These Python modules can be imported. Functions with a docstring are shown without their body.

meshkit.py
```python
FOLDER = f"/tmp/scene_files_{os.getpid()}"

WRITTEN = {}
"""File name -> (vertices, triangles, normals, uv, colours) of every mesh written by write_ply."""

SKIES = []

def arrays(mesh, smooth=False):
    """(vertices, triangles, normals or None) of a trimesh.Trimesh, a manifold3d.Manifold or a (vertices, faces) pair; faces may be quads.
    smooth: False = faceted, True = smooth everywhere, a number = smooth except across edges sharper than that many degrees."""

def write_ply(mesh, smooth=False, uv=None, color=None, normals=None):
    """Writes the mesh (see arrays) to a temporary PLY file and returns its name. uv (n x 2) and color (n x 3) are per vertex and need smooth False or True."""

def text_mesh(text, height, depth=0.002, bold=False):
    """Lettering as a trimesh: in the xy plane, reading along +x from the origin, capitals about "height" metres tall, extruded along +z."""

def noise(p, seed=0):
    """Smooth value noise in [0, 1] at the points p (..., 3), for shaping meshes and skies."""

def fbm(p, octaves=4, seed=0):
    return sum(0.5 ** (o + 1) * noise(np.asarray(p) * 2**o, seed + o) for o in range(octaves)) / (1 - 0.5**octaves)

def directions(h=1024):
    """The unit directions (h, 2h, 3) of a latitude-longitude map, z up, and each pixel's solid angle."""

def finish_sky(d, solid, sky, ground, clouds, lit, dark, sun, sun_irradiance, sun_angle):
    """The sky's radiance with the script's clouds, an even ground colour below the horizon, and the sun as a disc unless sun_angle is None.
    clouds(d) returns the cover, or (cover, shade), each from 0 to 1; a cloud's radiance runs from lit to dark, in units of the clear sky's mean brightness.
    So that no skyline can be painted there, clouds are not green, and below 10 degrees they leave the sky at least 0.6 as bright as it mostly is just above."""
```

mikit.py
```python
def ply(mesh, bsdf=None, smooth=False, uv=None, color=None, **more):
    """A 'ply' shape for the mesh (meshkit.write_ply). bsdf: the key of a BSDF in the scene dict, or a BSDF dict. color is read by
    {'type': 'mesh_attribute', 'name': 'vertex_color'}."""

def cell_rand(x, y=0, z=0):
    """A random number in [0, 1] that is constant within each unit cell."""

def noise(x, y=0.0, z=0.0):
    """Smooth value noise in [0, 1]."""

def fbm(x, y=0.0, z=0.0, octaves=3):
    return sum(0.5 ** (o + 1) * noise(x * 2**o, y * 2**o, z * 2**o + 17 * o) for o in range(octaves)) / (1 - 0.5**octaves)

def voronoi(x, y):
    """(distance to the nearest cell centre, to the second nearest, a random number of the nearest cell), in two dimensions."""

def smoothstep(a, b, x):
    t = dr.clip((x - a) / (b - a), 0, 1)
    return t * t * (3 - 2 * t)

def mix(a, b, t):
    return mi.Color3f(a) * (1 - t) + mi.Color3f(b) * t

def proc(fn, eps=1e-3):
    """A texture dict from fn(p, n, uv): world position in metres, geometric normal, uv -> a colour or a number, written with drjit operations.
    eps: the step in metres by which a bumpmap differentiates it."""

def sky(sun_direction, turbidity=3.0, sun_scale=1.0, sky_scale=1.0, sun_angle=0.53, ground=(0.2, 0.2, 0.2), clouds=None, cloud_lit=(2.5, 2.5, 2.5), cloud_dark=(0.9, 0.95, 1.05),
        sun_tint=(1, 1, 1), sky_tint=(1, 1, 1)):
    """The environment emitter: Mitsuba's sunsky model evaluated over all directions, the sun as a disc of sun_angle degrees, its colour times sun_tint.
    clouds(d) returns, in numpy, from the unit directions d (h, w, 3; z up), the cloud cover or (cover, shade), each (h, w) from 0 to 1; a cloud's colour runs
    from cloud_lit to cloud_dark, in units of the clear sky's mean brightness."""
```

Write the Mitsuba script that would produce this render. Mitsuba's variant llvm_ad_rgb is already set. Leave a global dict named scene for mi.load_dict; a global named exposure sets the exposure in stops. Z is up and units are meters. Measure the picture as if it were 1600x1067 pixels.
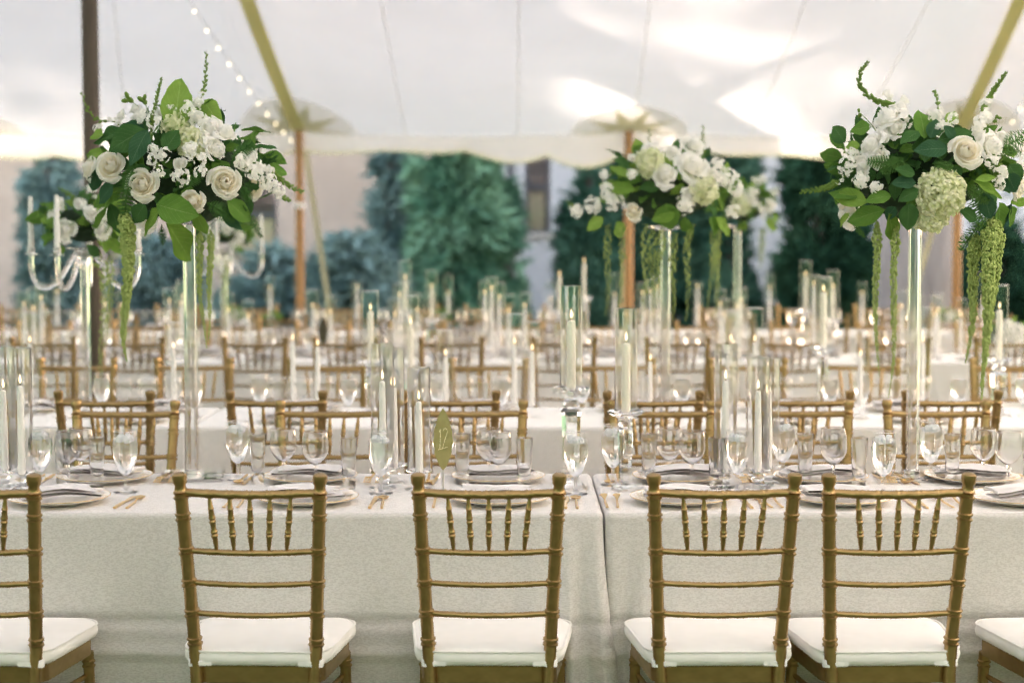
import math, random
import numpy as np
import trimesh
import mitsuba as mi
import drjit as dr
import mikit, meshkit
from mikit import noise, fbm, smoothstep, mix, proc
from shapely.geometry import Polygon

T4 = mi.ScalarTransform4f
scene, labels = {}, {}

# ------------------------------------------------------------------ camera, sky, exposure
EYE = (0.0, 0.0, 1.525)
PITCH = math.atan(171.5 / 2600.0)
scene['camera'] = dict(type='thinlens', fov=2 * math.degrees(math.atan(800 / 2600.0)), fov_axis='x', aperture_radius=0.0145, focus_distance=4.8, near_clip=0.05, far_clip=900.0,
                       to_world=T4().look_at(origin=list(EYE), target=[0, math.cos(PITCH), EYE[2] - math.sin(PITCH)], up=[0, 0, 1]))
SUN = (0.50, 0.68, 0.50)
scene['sky_light'] = mikit.sky(SUN, turbidity=3.0, sky_scale=1.3, sun_angle=1.0, ground=(0.12, 0.14, 0.09), sky_tint=(1.50, 0.93, 0.69), sun_tint=(0.94, 0.985, 1.25), sun_scale=1.25)
exposure = 5.18
FLAME = 0.075
rng = np.random.default_rng(11)

# ------------------------------------------------------------------ materials
def rgb(*c): return {'type': 'rgb', 'value': list(c)}
def two(b): return {'type': 'twosided', 'bsdf': b}
def mat(name, b): scene[name] = b; return name
def pr(name, col, rough=0.6, metallic=0.0, **k):
    return mat(name, two({'type': 'principled', 'base_color': col if isinstance(col, dict) else rgb(*col), 'roughness': rough, 'metallic': metallic, **k}))
def thin(name, col, trans, rough=0.6, spec=0.3):
    return mat(name, {'type': 'principledthin', 'base_color': col if isinstance(col, dict) else rgb(*col), 'roughness': rough, 'diff_trans': trans, 'eta': 1.0 + spec})

def frac(v): return v - dr.floor(v)
def f_gold(p, n, uv):
    w = fbm(p.x * 45, p.y * 45, p.z * 60)
    return mix((0.345, 0.225, 0.092), (0.46, 0.315, 0.145), w)
def weave_v(p, n):
    h = p.x + 0.37 * p.y
    v = dr.select(dr.abs(n.z) > 0.7, p.y, p.z)
    a = noise(h * 190 + 0.8 * noise(h * 90, v * 200, 3), v * 420 + 0.9 * noise(h * 160, v * 80, 7))
    return h, v, a
def f_weave(p, n, uv):
    h, v, a = weave_v(p, n)
    b = noise(h * 520, v * 700, 5)
    big = fbm(h * 3, v * 3, 1.5)
    return mix((0.55, 0.534, 0.512), (0.655, 0.638, 0.620), smoothstep(0.15, 0.8, 0.7 * a + 0.3 * b)) * (0.96 + 0.08 * big)
def f_weave_h(p, n, uv):
    h, v, a = weave_v(p, n)
    return 0.0006 * a
def f_linen(p, n, uv):
    return mix((0.70, 0.69, 0.665), (0.78, 0.77, 0.75), noise((p.x + p.y) * 300, p.z * 300))
def f_cush(p, n, uv):
    return mix((0.74, 0.725, 0.70), (0.79, 0.78, 0.76), fbm(p.x * 25, p.y * 25, p.z * 25))
def f_canopy(p, n, uv):
    return mix((0.80, 0.785, 0.77), (0.87, 0.855, 0.84), fbm(p.x * 1.3, p.y * 2.1, p.z))
def f_plate(p, n, uv):
    s = smoothstep(0.72, 0.76, uv.y) * (1 - smoothstep(0.93, 0.96, uv.y))
    g = smoothstep(0.50, 0.62, noise(uv.x * 70, uv.y * 26, 2)) * s
    return mix((0.80, 0.775, 0.73), (0.62, 0.47, 0.26), 0.75 * g)
def leaf_fn(a, b, vein):
    def f(p, n, uv):
        u = dr.abs(uv.x - 0.5)
        rib = 1 - smoothstep(0.0, 0.035, u)
        side = 1 - smoothstep(0.0, 0.10, dr.abs(frac(uv.y * 8 - u * 5.5) - 0.5))
        c = mix(a, b, fbm(p.x * 30, p.y * 30, p.z * 30))
        return mix(c, vein, dr.clip(0.65 * rib + 0.36 * side, 0, 1))
    return f
def bark_fn(a, b):
    def f(p, n, uv):
        return mix(a, b, fbm(p.x * 9, p.y * 9, p.z * 2.2, 4))
    return f
def needle_fn(a, b):
    def f(p, n, uv):
        return mix(a, b, smoothstep(0.25, 0.75, fbm(p.x * 2.1, p.y * 2.1, p.z * 2.1)))
    return f
def f_stone(p, n, uv):
    r = dr.floor(p.z / 0.42)
    c = mikit.cell_rand(dr.floor(p.x / 0.9 + 0.5 * (r - 2 * dr.floor(r * 0.5))), r, 3)
    return mix((0.40, 0.315, 0.25), (0.48, 0.39, 0.315), 0.5 * c + 0.5 * fbm(p.x * 2, p.z * 2, p.y))
def f_pale(p, n, uv):
    return mix((0.50, 0.485, 0.48), (0.57, 0.555, 0.555), fbm(p.x * 2, p.z * 2, p.y))
def f_lawn(p, n, uv):
    return mix((0.06, 0.085, 0.035), (0.125, 0.15, 0.07), fbm(p.x * 3, p.y * 3, 0, 4))
def f_wood(p, n, uv):
    return mix((0.33, 0.155, 0.05), (0.47, 0.25, 0.095), noise(p.x * 60, p.y * 60, p.z * 3))
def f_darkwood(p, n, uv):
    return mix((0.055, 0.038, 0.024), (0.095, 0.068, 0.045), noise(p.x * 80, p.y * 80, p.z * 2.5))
def f_numleaf(p, n, uv):
    return mix((0.235, 0.215, 0.075), (0.36, 0.33, 0.14), fbm(p.x * 70, p.y * 70, p.z * 45))
def petal_fn(a, b):
    def f(p, n, uv):
        return mix(a, b, dr.clip(uv.y * 1.15, 0, 1))
    return f
def f_hydra(p, n, uv):
    t = dr.clip(0.55 * uv.y + 0.75 * noise(p.x * 55, p.y * 55, p.z * 55) - 0.1, 0, 1)
    return mix((0.50, 0.60, 0.22), (0.90, 0.89, 0.72), t)
def f_amar(p, n, uv):
    return mix((0.17, 0.25, 0.05), (0.45, 0.53, 0.19), noise(p.x * 260, p.y * 260, p.z * 260))

pr('m_gold', proc(f_gold), 0.27, 0.88, specular=0.5)
pr('m_brass', (0.78, 0.56, 0.26), 0.22, 0.95)
pr('m_cushion', proc(f_cush), 0.75, sheen=0.3)
pr('m_tie', (0.80, 0.79, 0.78), 0.6)
mat('m_weave', {'type': 'bumpmap', 'tex': proc(f_weave_h, 6e-4), 'scale': 1.0, 'bsdf': two({'type': 'principled', 'base_color': proc(f_weave), 'roughness': 0.72, 'sheen': 0.25})})
pr('m_linen', proc(f_linen), 0.8, sheen=0.2)
pr('m_board', (0.45, 0.36, 0.25), 0.6)
pr('m_napkin', (0.63, 0.605, 0.60), 0.8, sheen=0.3)
pr('m_plate', proc(f_plate), 0.22, specular=0.5)
mat('m_glass', {'type': 'dielectric', 'int_ior': 1.5, 'ext_ior': 1.0})
mat('m_acrylic', {'type': 'dielectric', 'int_ior': 1.49, 'ext_ior': 1.0})
mat('m_sheet', {'type': 'thindielectric', 'int_ior': 1.33, 'ext_ior': 1.0})
mat('m_water', {'type': 'dielectric', 'int_ior': 1.33, 'ext_ior': 1.0})
thin('m_ice', (0.92, 0.93, 0.95), 1.3, 0.1, 0.3)
pr('m_wax', (0.84, 0.79, 0.68), 0.45, specular=0.4)
pr('m_wax_white', (0.85, 0.83, 0.80), 0.45, specular=0.4)
pr('m_wick', (0.02, 0.018, 0.015), 0.9)
pr('m_silver', (0.75, 0.74, 0.72), 0.25, 1.0)
pr('m_numleaf', proc(f_numleaf), 0.5, 0.25)
pr('m_numback', (0.05, 0.045, 0.02), 0.55)
pr('m_cream', (0.82, 0.76, 0.50), 0.5)
thin('m_canopy', proc(f_canopy), 0.55, 0.7, 0.3)
thin('m_patch', (0.90, 0.885, 0.84), 1.15, 0.7, 0.3)
thin('m_star', (0.66, 0.635, 0.46), 0.85, 0.7, 0.3)
thin('m_webbing', (0.80, 0.75, 0.42), 0.7, 0.7, 0.3)
thin('m_strap', (0.55, 0.51, 0.33), 0.4, 0.7, 0.3)
thin('m_binding', (0.84, 0.82, 0.60), 0.8, 0.7, 0.3)
thin('m_seam', (0.93, 0.92, 0.90), 1.2, 0.7, 0.3)
pr('m_pole_wood', proc(f_wood), 0.35, specular=0.5)
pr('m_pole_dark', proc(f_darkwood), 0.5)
pr('m_wire', (0.55, 0.55, 0.53), 0.5)
thin('m_leaf_dark', proc(leaf_fn((0.042, 0.115, 0.036), (0.08, 0.175, 0.055), (0.14, 0.24, 0.11))), 0.45, 0.38, 0.5)
thin('m_leaf_blue', proc(leaf_fn((0.030, 0.085, 0.042), (0.055, 0.13, 0.065), (0.12, 0.21, 0.13))), 0.4, 0.28, 0.6)
thin('m_leaf_fresh', proc(leaf_fn((0.13, 0.25, 0.04), (0.19, 0.33, 0.06), (0.30, 0.43, 0.14))), 0.7, 0.35, 0.5)
thin('m_leaf_mid', proc(leaf_fn((0.095, 0.215, 0.038), (0.16, 0.30, 0.065), (0.25, 0.38, 0.13))), 0.6, 0.42, 0.5)
thin('m_leaf_light', proc(leaf_fn((0.20, 0.35, 0.06), (0.29, 0.46, 0.10), (0.40, 0.56, 0.20))), 0.8, 0.45, 0.5)
thin('m_fern', proc(needle_fn((0.05, 0.13, 0.035), (0.11, 0.22, 0.06))), 0.6, 0.5, 0.5)
thin('m_sprig', (0.20, 0.31, 0.075), 0.5, 0.55, 0.4)
thin('m_rose', proc(petal_fn((0.93, 0.84, 0.62), (0.96, 0.945, 0.89))), 0.9, 0.6, 0.3)
thin('m_white_petal', proc(petal_fn((0.92, 0.915, 0.80), (0.965, 0.96, 0.95))), 0.9, 0.6, 0.3)
thin('m_hydra', proc(f_hydra), 0.7, 0.6, 0.3)
pr('m_amar', proc(f_amar), 0.9)
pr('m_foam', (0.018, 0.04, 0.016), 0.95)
thin('m_blue_needle', proc(needle_fn((0.10, 0.17, 0.155), (0.23, 0.33, 0.30))), 0.35, 0.7, 0.4)
thin('m_green_needle', proc(needle_fn((0.075, 0.19, 0.115), (0.24, 0.41, 0.26))), 0.35, 0.7, 0.4)
thin('m_mid_needle', proc(needle_fn((0.035, 0.10, 0.065), (0.11, 0.22, 0.145))), 0.35, 0.7, 0.4)
thin('m_dark_needle', proc(needle_fn((0.018, 0.055, 0.032), (0.05, 0.115, 0.062))), 0.3, 0.7, 0.4)
thin('m_tree_leaf', proc(needle_fn((0.045, 0.105, 0.03), (0.10, 0.19, 0.05))), 0.5, 0.6, 0.4)
pr('m_bark', proc(bark_fn((0.16, 0.13, 0.115), (0.34, 0.295, 0.265))), 0.95)
pr('m_bark_dark', proc(bark_fn((0.05, 0.04, 0.032), (0.12, 0.10, 0.085))), 0.95)
pr('m_stone', proc(f_stone), 0.9)
pr('m_pale', proc(f_pale), 0.9)
pr('m_frame', (0.055, 0.06, 0.07), 0.5)
pr('m_sill', (0.52, 0.47, 0.41), 0.8)
pr('m_blind', (0.42, 0.36, 0.22), 0.8)
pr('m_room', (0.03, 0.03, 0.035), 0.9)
pr('m_roof', (0.16, 0.15, 0.145), 0.9)
pr('m_lawn', proc(f_lawn), 1.0)
pr('m_white_paint', (0.80, 0.79, 0.78), 0.6)

# ------------------------------------------------------------------ entry helpers
def numbered(name):
    if name not in USED: USED.add(name); return name
    i = 1
    while f'{name}_{i:03d}' in USED: i += 1
    USED.add(f'{name}_{i:03d}'); return f'{name}_{i:03d}'
USED = set()
NEXT = {}
def fresh(name):
    i = NEXT.get(name, 0); NEXT[name] = i + 1
    return name if i == 0 else f'{name}_{i:03d}'
def tr(x=0, y=0, z=0, rz=0.0, s=1.0):
    c, q = math.cos(rz) * s, math.sin(rz) * s
    return np.array([[c, -q, 0, x], [q, c, 0, y], [0, 0, s, z], [0, 0, 0, 1.0]])
def put(key, ply, m=None):
    d = dict(ply)
    if m is not None: d['to_world'] = T4(m.tolist())
    scene[key] = d
    return key
def thing(name, label, cat, group=None):
    k = fresh(name)
    labels[k] = {'label': label, 'category': cat}
    if group: labels[k]['group'] = group
    return k
def part(holder, name, ply, m=None, label=None, stuff=False):
    k = put(fresh(f'{holder}__{name}'), ply, m)
    if label or stuff:
        labels[k] = {}
        if label: labels[k]['label'] = label
        if stuff: labels[k]['kind'] = 'stuff'
    return k
def spawn(name, parts, m, label, cat, group=None):
    """A thing whose parts are (part name, ply dict) with a shared placement."""
    t = thing(name, label, cat, group)
    if len(parts) == 1:
        put(t, parts[0][1], m)
    else:
        for nm, ply in parts: part(t, nm, ply, m)
    return t
ORD = ['first', 'second', 'third', 'fourth', 'fifth', 'sixth', 'seventh', 'eighth', 'ninth', 'tenth', 'eleventh', 'twelfth', 'thirteenth', 'fourteenth', 'fifteenth', 'sixteenth', 'seventeenth', 'eighteenth']

# ------------------------------------------------------------------ mesh helpers
def M(v, f): return trimesh.Trimesh(np.asarray(v, float), np.asarray(f, int), process=False)
def cat(ms): return trimesh.util.concatenate(ms)
def lathe(prof, n=24, phase=0.0):
    p = np.array(prof, float); a = np.arange(n) * 2 * math.pi / n + phase
    v = np.stack([p[:, None, 0] * np.cos(a), p[:, None, 0] * np.sin(a), np.repeat(p[:, 1:2], n, 1)], -1).reshape(-1, 3)
    f = []
    for i in range(len(p) - 1):
        for j in range(n):
            a0, a1, b0, b1 = i * n + j, i * n + (j + 1) % n, (i + 1) * n + j, (i + 1) * n + (j + 1) % n
            f += [[a0, a1, b1], [a0, b1, b0]]
    return M(v, f)
def lathe_uv(prof, n):
    m = lathe(prof, n); k = len(prof)
    uv = np.stack([np.tile(np.arange(n) / n, k), np.repeat(np.array(prof)[:, 0] / max(r for r, z in prof), n)], -1)
    return m, uv
def tube(pts, rad, n=8, caps=True):
    p = np.asarray(pts, float); r = np.broadcast_to(np.asarray(rad, float), (len(p),))
    t = np.gradient(p, axis=0); t /= np.linalg.norm(t, axis=1, keepdims=True) + 1e-12
    ref = np.array([0.31, 0.93, 0.17]) if abs(t[0] @ np.array([0.31, 0.93, 0.17])) < 0.9 else np.array([1.0, 0, 0])
    v = []
    x = ref - t[0] * (ref @ t[0])
    for i in range(len(p)):
        x = x - t[i] * (x @ t[i]); x /= np.linalg.norm(x)
        y = np.cross(t[i], x)
        a = np.arange(n) * 2 * math.pi / n
        v.append(p[i] + r[i] * (np.cos(a)[:, None] * x + np.sin(a)[:, None] * y))
    v = np.vstack(v); f = []
    for i in range(len(p) - 1):
        for j in range(n):
            a0, a1, b0, b1 = i * n + j, i * n + (j + 1) % n, (i + 1) * n + j, (i + 1) * n + (j + 1) % n
            f += [[a0, a1, b1], [a0, b1, b0]]
    if caps:
        v = np.vstack([v, p[:1], p[-1:]]); c0, c1 = len(v) - 2, len(v) - 1; b = (len(p) - 1) * n
        for j in range(n):
            f += [[c0, (j + 1) % n, j], [c1, b + j, b + (j + 1) % n]]
    return M(v, f)
def box(x0, x1, y0, y1, z0, z1, bev=0.0):
    if bev <= 0:
        m = trimesh.creation.box((x1 - x0, y1 - y0, z1 - z0)); m.apply_translation(((x0 + x1) / 2, (y0 + y1) / 2, (z0 + z1) / 2)); return M(m.vertices, m.faces)
    pts = []
    for sx in (0, 1):
        for sy in (0, 1):
            for sz in (0, 1):
                c = np.array([(x0, x1)[sx], (y0, y1)[sy], (z0, z1)[sz]]); d = np.array([1 - 2 * sx, 1 - 2 * sy, 1 - 2 * sz]) * bev
                for k in range(3):
                    q = c + d; q[k] = c[k]; pts.append(q)
    h = trimesh.convex.convex_hull(np.array(pts)); return M(h.vertices, h.faces)
def extrude(poly, z0, z1):
    m = trimesh.creation.extrude_polygon(poly, z1 - z0, engine='earcut'); m.apply_translation((0, 0, z0)); return M(m.vertices, m.faces)
def grid_faces(nu, nv):
    i = np.arange(nu - 1)[:, None] * nv + np.arange(nv - 1)[None]
    i = i.ravel(); return np.vstack([np.stack([i, i + nv, i + nv + 1], 1), np.stack([i, i + nv + 1, i + 1], 1)])
def moved(m, t): return M(m.vertices + np.asarray(t, float), m.faces)
def xf(v, mat4): return v @ mat4[:3, :3].T + mat4[:3, 3]
def unit(v): v = np.asarray(v, float); return v / (np.linalg.norm(v) + 1e-12)
def frame(n, up=(0, 0, 1), spin=0.0):
    """Rotation whose local z is n."""
    n = unit(n); up = np.asarray(up, float)
    if abs(n @ unit(up)) > 0.97: up = np.array([0, 1.0, 0])
    x = unit(np.cross(up, n)); y = np.cross(n, x)
    c, s = math.cos(spin), math.sin(spin)
    return np.stack([c * x + s * y, -s * x + c * y, n], 1)

# ------------------------------------------------------------------ setting: lawn
scene['lawn'] = mikit.ply(M([[-300, -300, 0], [300, -300, 0], [300, 300, 0], [-300, 300, 0]], [[0, 1, 2], [0, 2, 3]]), 'm_lawn')
labels['lawn'] = {'label': 'green lawn under the tent and around it', 'category': 'lawn', 'kind': 'structure'}

# ------------------------------------------------------------------ the tent
YR, HALF, YN = 9.2, 6.3, 2.6          # ridge line, slope length, second ridge line nearer the camera
PEAKS = np.array([-8.41, -2.31, 3.79, 9.89])
POLES = -1.97 + 3.05 * np.arange(-3, 5)
XA, XB = -12.5, 13.6
def canopy_z(x, y):
    x = np.asarray(x, float); y = np.asarray(y, float)
    d = np.abs(x[..., None] - PEAKS).min(-1)
    dy = np.clip(np.minimum(np.abs(y - YR), np.abs(y - YN)), 0, 9) * ((y > YN) & (y < YR))
    hr = 4.55 + 1.15 * np.exp(-np.hypot(d, dy) / 0.95)
    dp = np.abs(x[..., None] - POLES).min(-1)
    he = 2.46 - 0.05 * np.sin(np.clip(dp / 1.525, 0, 1) * math.pi / 2)
    e = np.minimum(x - XA, XB - x) / 4.5
    u = np.maximum(np.maximum(np.maximum(y - YR, YN - y), 0) / HALF, 1 - np.clip(e, 0, 1))
    k = np.clip(1 - u, 0, 1)
    return he + (hr - he) * (0.82 * k + 0.18 * k ** 2.2) - 0.10 * np.sin(np.clip(dp / 1.525, 0, 1) * math.pi / 2) * np.sin(k * math.pi) ** 0.7
tent = thing('sailcloth_tent', 'white translucent sailcloth tent over the tables with scalloped edge and wooden poles', 'tent')
gx, gy = np.linspace(XA, XB, 260), np.linspace(YN - HALF, YR + HALF, 200)
X, Y = np.meshgrid(gx, gy, indexing='ij')
WR = np.stack([X * 3.1, Y * 1.1, 0 * X], -1)
ZC = canopy_z(X, Y) + 0.022 * (meshkit.fbm(WR, 3, 4) - 0.5) * np.clip((YR + HALF - Y) / 1.0, 0, 1)
part(tent, 'canopy', mikit.ply(M(np.stack([X, Y, ZC], -1).reshape(-1, 3), grid_faces(260, 200)), 'm_canopy', smooth=True))
def strip(pts, side, w, drop):
    """Flat fabric ribbon of width w along pts, drop metres below them, 2 mm thick."""
    p = np.array(pts, float); s = unit(side) * w / 2
    v = np.stack([p - s - [0, 0, drop], p + s - [0, 0, drop], p + s - [0, 0, drop + 0.002], p - s - [0, 0, drop + 0.002]], 1)
    f = []
    for i in range(len(p) - 1):
        for j in range(4):
            a, b = i * 4 + j, i * 4 + (j + 1) % 4
            f += [[a, b, b + 4], [a, b + 4, a + 4]]
    return M(v.reshape(-1, 3), f)
for sx, tx in ((-8.0, -8.0), (-7.0, -7.2), (-6.0, -6.0), (-4.75, -4.5), (-3.55, -2.35), (-0.98, -1.0), (0.05, 0.05), (1.12, 0.95), (2.2, 2.2), (3.15, 3.3), (5.2, 4.6), (6.4, 6.4), (7.5, 7.5)):
    ys = np.linspace(YR + 0.05, YR + HALF - 0.02, 26); tt = np.linspace(1, 0, 26); xx = sx + (tx - sx) * tt
    part(tent, 'seam', mikit.ply(strip(np.stack([xx, ys, canopy_z(xx, ys)], -1), (1, 0, 0), 0.010, 0.016), 'm_seam'))
ye = YR + HALF
for front in (1, -1):
    yv = YR + HALF if front > 0 else YN - HALF
    xs = np.linspace(XA, XB, 620)
    ph = (xs + 1.97) / 0.7625
    sc = np.abs(np.sin(ph * math.pi / 1.0))
    ztop = canopy_z(xs, np.full_like(xs, yv)) - 0.004
    wob = 0.035 * np.sin(xs * 4.1) + 0.02 * np.sin(xs * 9.7 + 1)
    zb = ztop - 0.165 - (0.06 + 0.045 * np.sin(xs * 1.7 + 0.5)) * sc - 0.03 * np.sin(xs * 2.3) - 0.02 * np.sin(xs * 0.9)
    rows = []
    for t in (0, 0.25, 0.5, 0.75, 1.0):
        rows.append(np.stack([xs, yv + front * (0.012 + wob * t + 0.03 * t), ztop + (zb - ztop) * t], -1))
    v = np.stack(rows, 1)
    part(tent, 'valance', mikit.ply(M(v.reshape(-1, 3), grid_faces(620, 5)), 'm_canopy', smooth=True))
    b = v[:, 4] - [0, 0.004 * front, 0]
    bb = np.stack([b + [0, 0, 0.014], b - [0, 0, 0.012]], 1)
    part(tent, 'edge_binding', mikit.ply(M(bb.reshape(-1, 3), grid_faces(620, 2)), 'm_binding', smooth=True), label='yellowish binding along the scalloped edge')
    # eave rope sleeve
    pts = np.stack([xs[::6], np.full(len(xs[::6]), yv + 0.0), ztop[::6] - 0.01], -1)
    part(tent, 'eave_hem', mikit.ply(tube(pts, 0.018, 8), 'm_seam', smooth=True))
def star_poly(k, r0, r1):
    return [(r0 if i % 2 == 0 else r1) * np.array([math.cos(i * math.pi / k), math.sin(i * math.pi / k)]) for i in range(2 * k)]
for px in POLES:
    near_view = -6 < px < 6
    if not near_view: continue
    # round reinforcing patch and darker star at the pole top, lying just under the canopy
    for nm, m_, drop, outline in (('reinforcing_patch', 'm_patch', 0.008, [0.54 * np.array([math.cos(a), math.sin(a)]) for a in np.linspace(0, math.pi, 25)]),
                                  ('star_patch', 'm_star', 0.013, [p for i, p in enumerate(star_poly(10, 0.50, 0.21)) if p[1] > -0.01])):
        o = np.array(outline); rings = np.linspace(0.02, 1, 9)
        v = np.array([[px + q[0] * r, ye - 0.006 - max(q[1] * r * 1.25, 0), 0] for r in rings for q in o])
        v[:, 2] = canopy_z(v[:, 0], v[:, 1]) - drop
        part(tent, nm, mikit.ply(M(v, grid_faces(9, len(o))), m_, smooth=True))
for px in POLES:
    if not -6 < px < 6: continue
    zt = 2.47
    p0 = [px, ye - 0.03, 0]
    pole = part(tent, 'side_pole', mikit.ply(tube([p0, [px, ye - 0.03, 1.2], [px, ye - 0.03, zt - 0.02]], [0.043, 0.041, 0.038], 14), 'm_pole_wood', smooth=40))
    part(pole, 'pole_clip', mikit.ply(lathe([(0.044, 0), (0.052, 0.003), (0.052, 0.05), (0.044, 0.053)], 14), 'm_tie', smooth=40), tr(px, ye - 0.03, 1.74))
    gp = np.linspace([px + 0.03, ye + 0.06, zt - 0.06], [px + {-5: -0.35, -2: 0.16, 1: 0.06, 4: -0.16}[round(px)], ye + 1.9, 0.02], 6)
    part(tent, 'guy_strap', mikit.ply(strip(gp, (1, 0, 0), 0.055, 0.0), 'm_strap'))
    # skirt corner hanging at the pole
for qx in PEAKS:
    p = np.array([[qx, YR, 0], [qx, YR, 2.5], [qx, YR, float(canopy_z(qx, YR)) - 0.03]])
    for yq in (YR, YN):
        p[:, 1] = yq
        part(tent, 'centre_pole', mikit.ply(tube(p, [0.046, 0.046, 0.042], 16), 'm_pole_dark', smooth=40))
for px, qx in ((-1.97, -2.31), (4.13, 3.79), (-8.07, -8.41)):
    t = np.linspace(0, 1, 40)
    pts = np.stack([px + (qx - px) * t, ye - 0.05 + (YR - ye + 0.15) * t, 0 * t], -1)
    pts[:, 2] = canopy_z(pts[:, 0], pts[:, 1])
    part(tent, 'webbing_strap', mikit.ply(strip(pts, (1, 0, 0), 0.125, 0.022), 'm_webbing'))
    pts2 = pts.copy(); pts2[:, 1] = YR + YN - pts2[:, 1]
    part(tent, 'webbing_strap', mikit.ply(strip(pts2, (1, 0, 0), 0.125, 0.022), 'm_webbing'))

# string lights
def string_light(a, b, sag, n, label):
    t = thing('string_light', label, 'string light')
    s = np.linspace(0, 1, 60); a, b = np.array(a), np.array(b)
    pts = a + (b - a) * s[:, None]; pts[:, 2] -= sag * 4 * s * (1 - s)
    part(t, 'cable', mikit.ply(tube(pts, 0.003, 5), 'm_wire', smooth=True))
    bulb = lathe([(0.0005, -0.009), (0.005, -0.0065), (0.0075, 0.0), (0.005, 0.0065), (0.0005, 0.009)], 12)
    for k in range(n):
        q = a + (b - a) * (k + 0.5) / n; q[2] -= sag * 4 * (k + 0.5) / n * (1 - (k + 0.5) / n)
        part(t, 'socket', mikit.ply(lathe([(0.0005, 0.03), (0.006, 0.028), (0.006, 0.010), (0.0005, 0.0095)], 8), 'm_wire'), tr(*q - [0, 0, 0.016]))
        part(t, 'bulb', mikit.ply(bulb, 'm_wax', smooth=True, emitter={'type': 'area', 'radiance': rgb(1.0 * BULB, 0.80 * BULB, 0.50 * BULB)}), tr(*q - [0, 0, 0.03]))
BULB = 0.2
string_light((-2.31, 9.25, 3.75), (-2.0, 15.4, 2.36), 0.16, 17, 'string of small warm bulbs sloping from dark centre pole to side pole at left')
string_light((3.79, 9.25, 4.4), (4.55, 15.35, 2.5), 0.16, 15, 'string of small warm bulbs near the right side pole')

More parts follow.
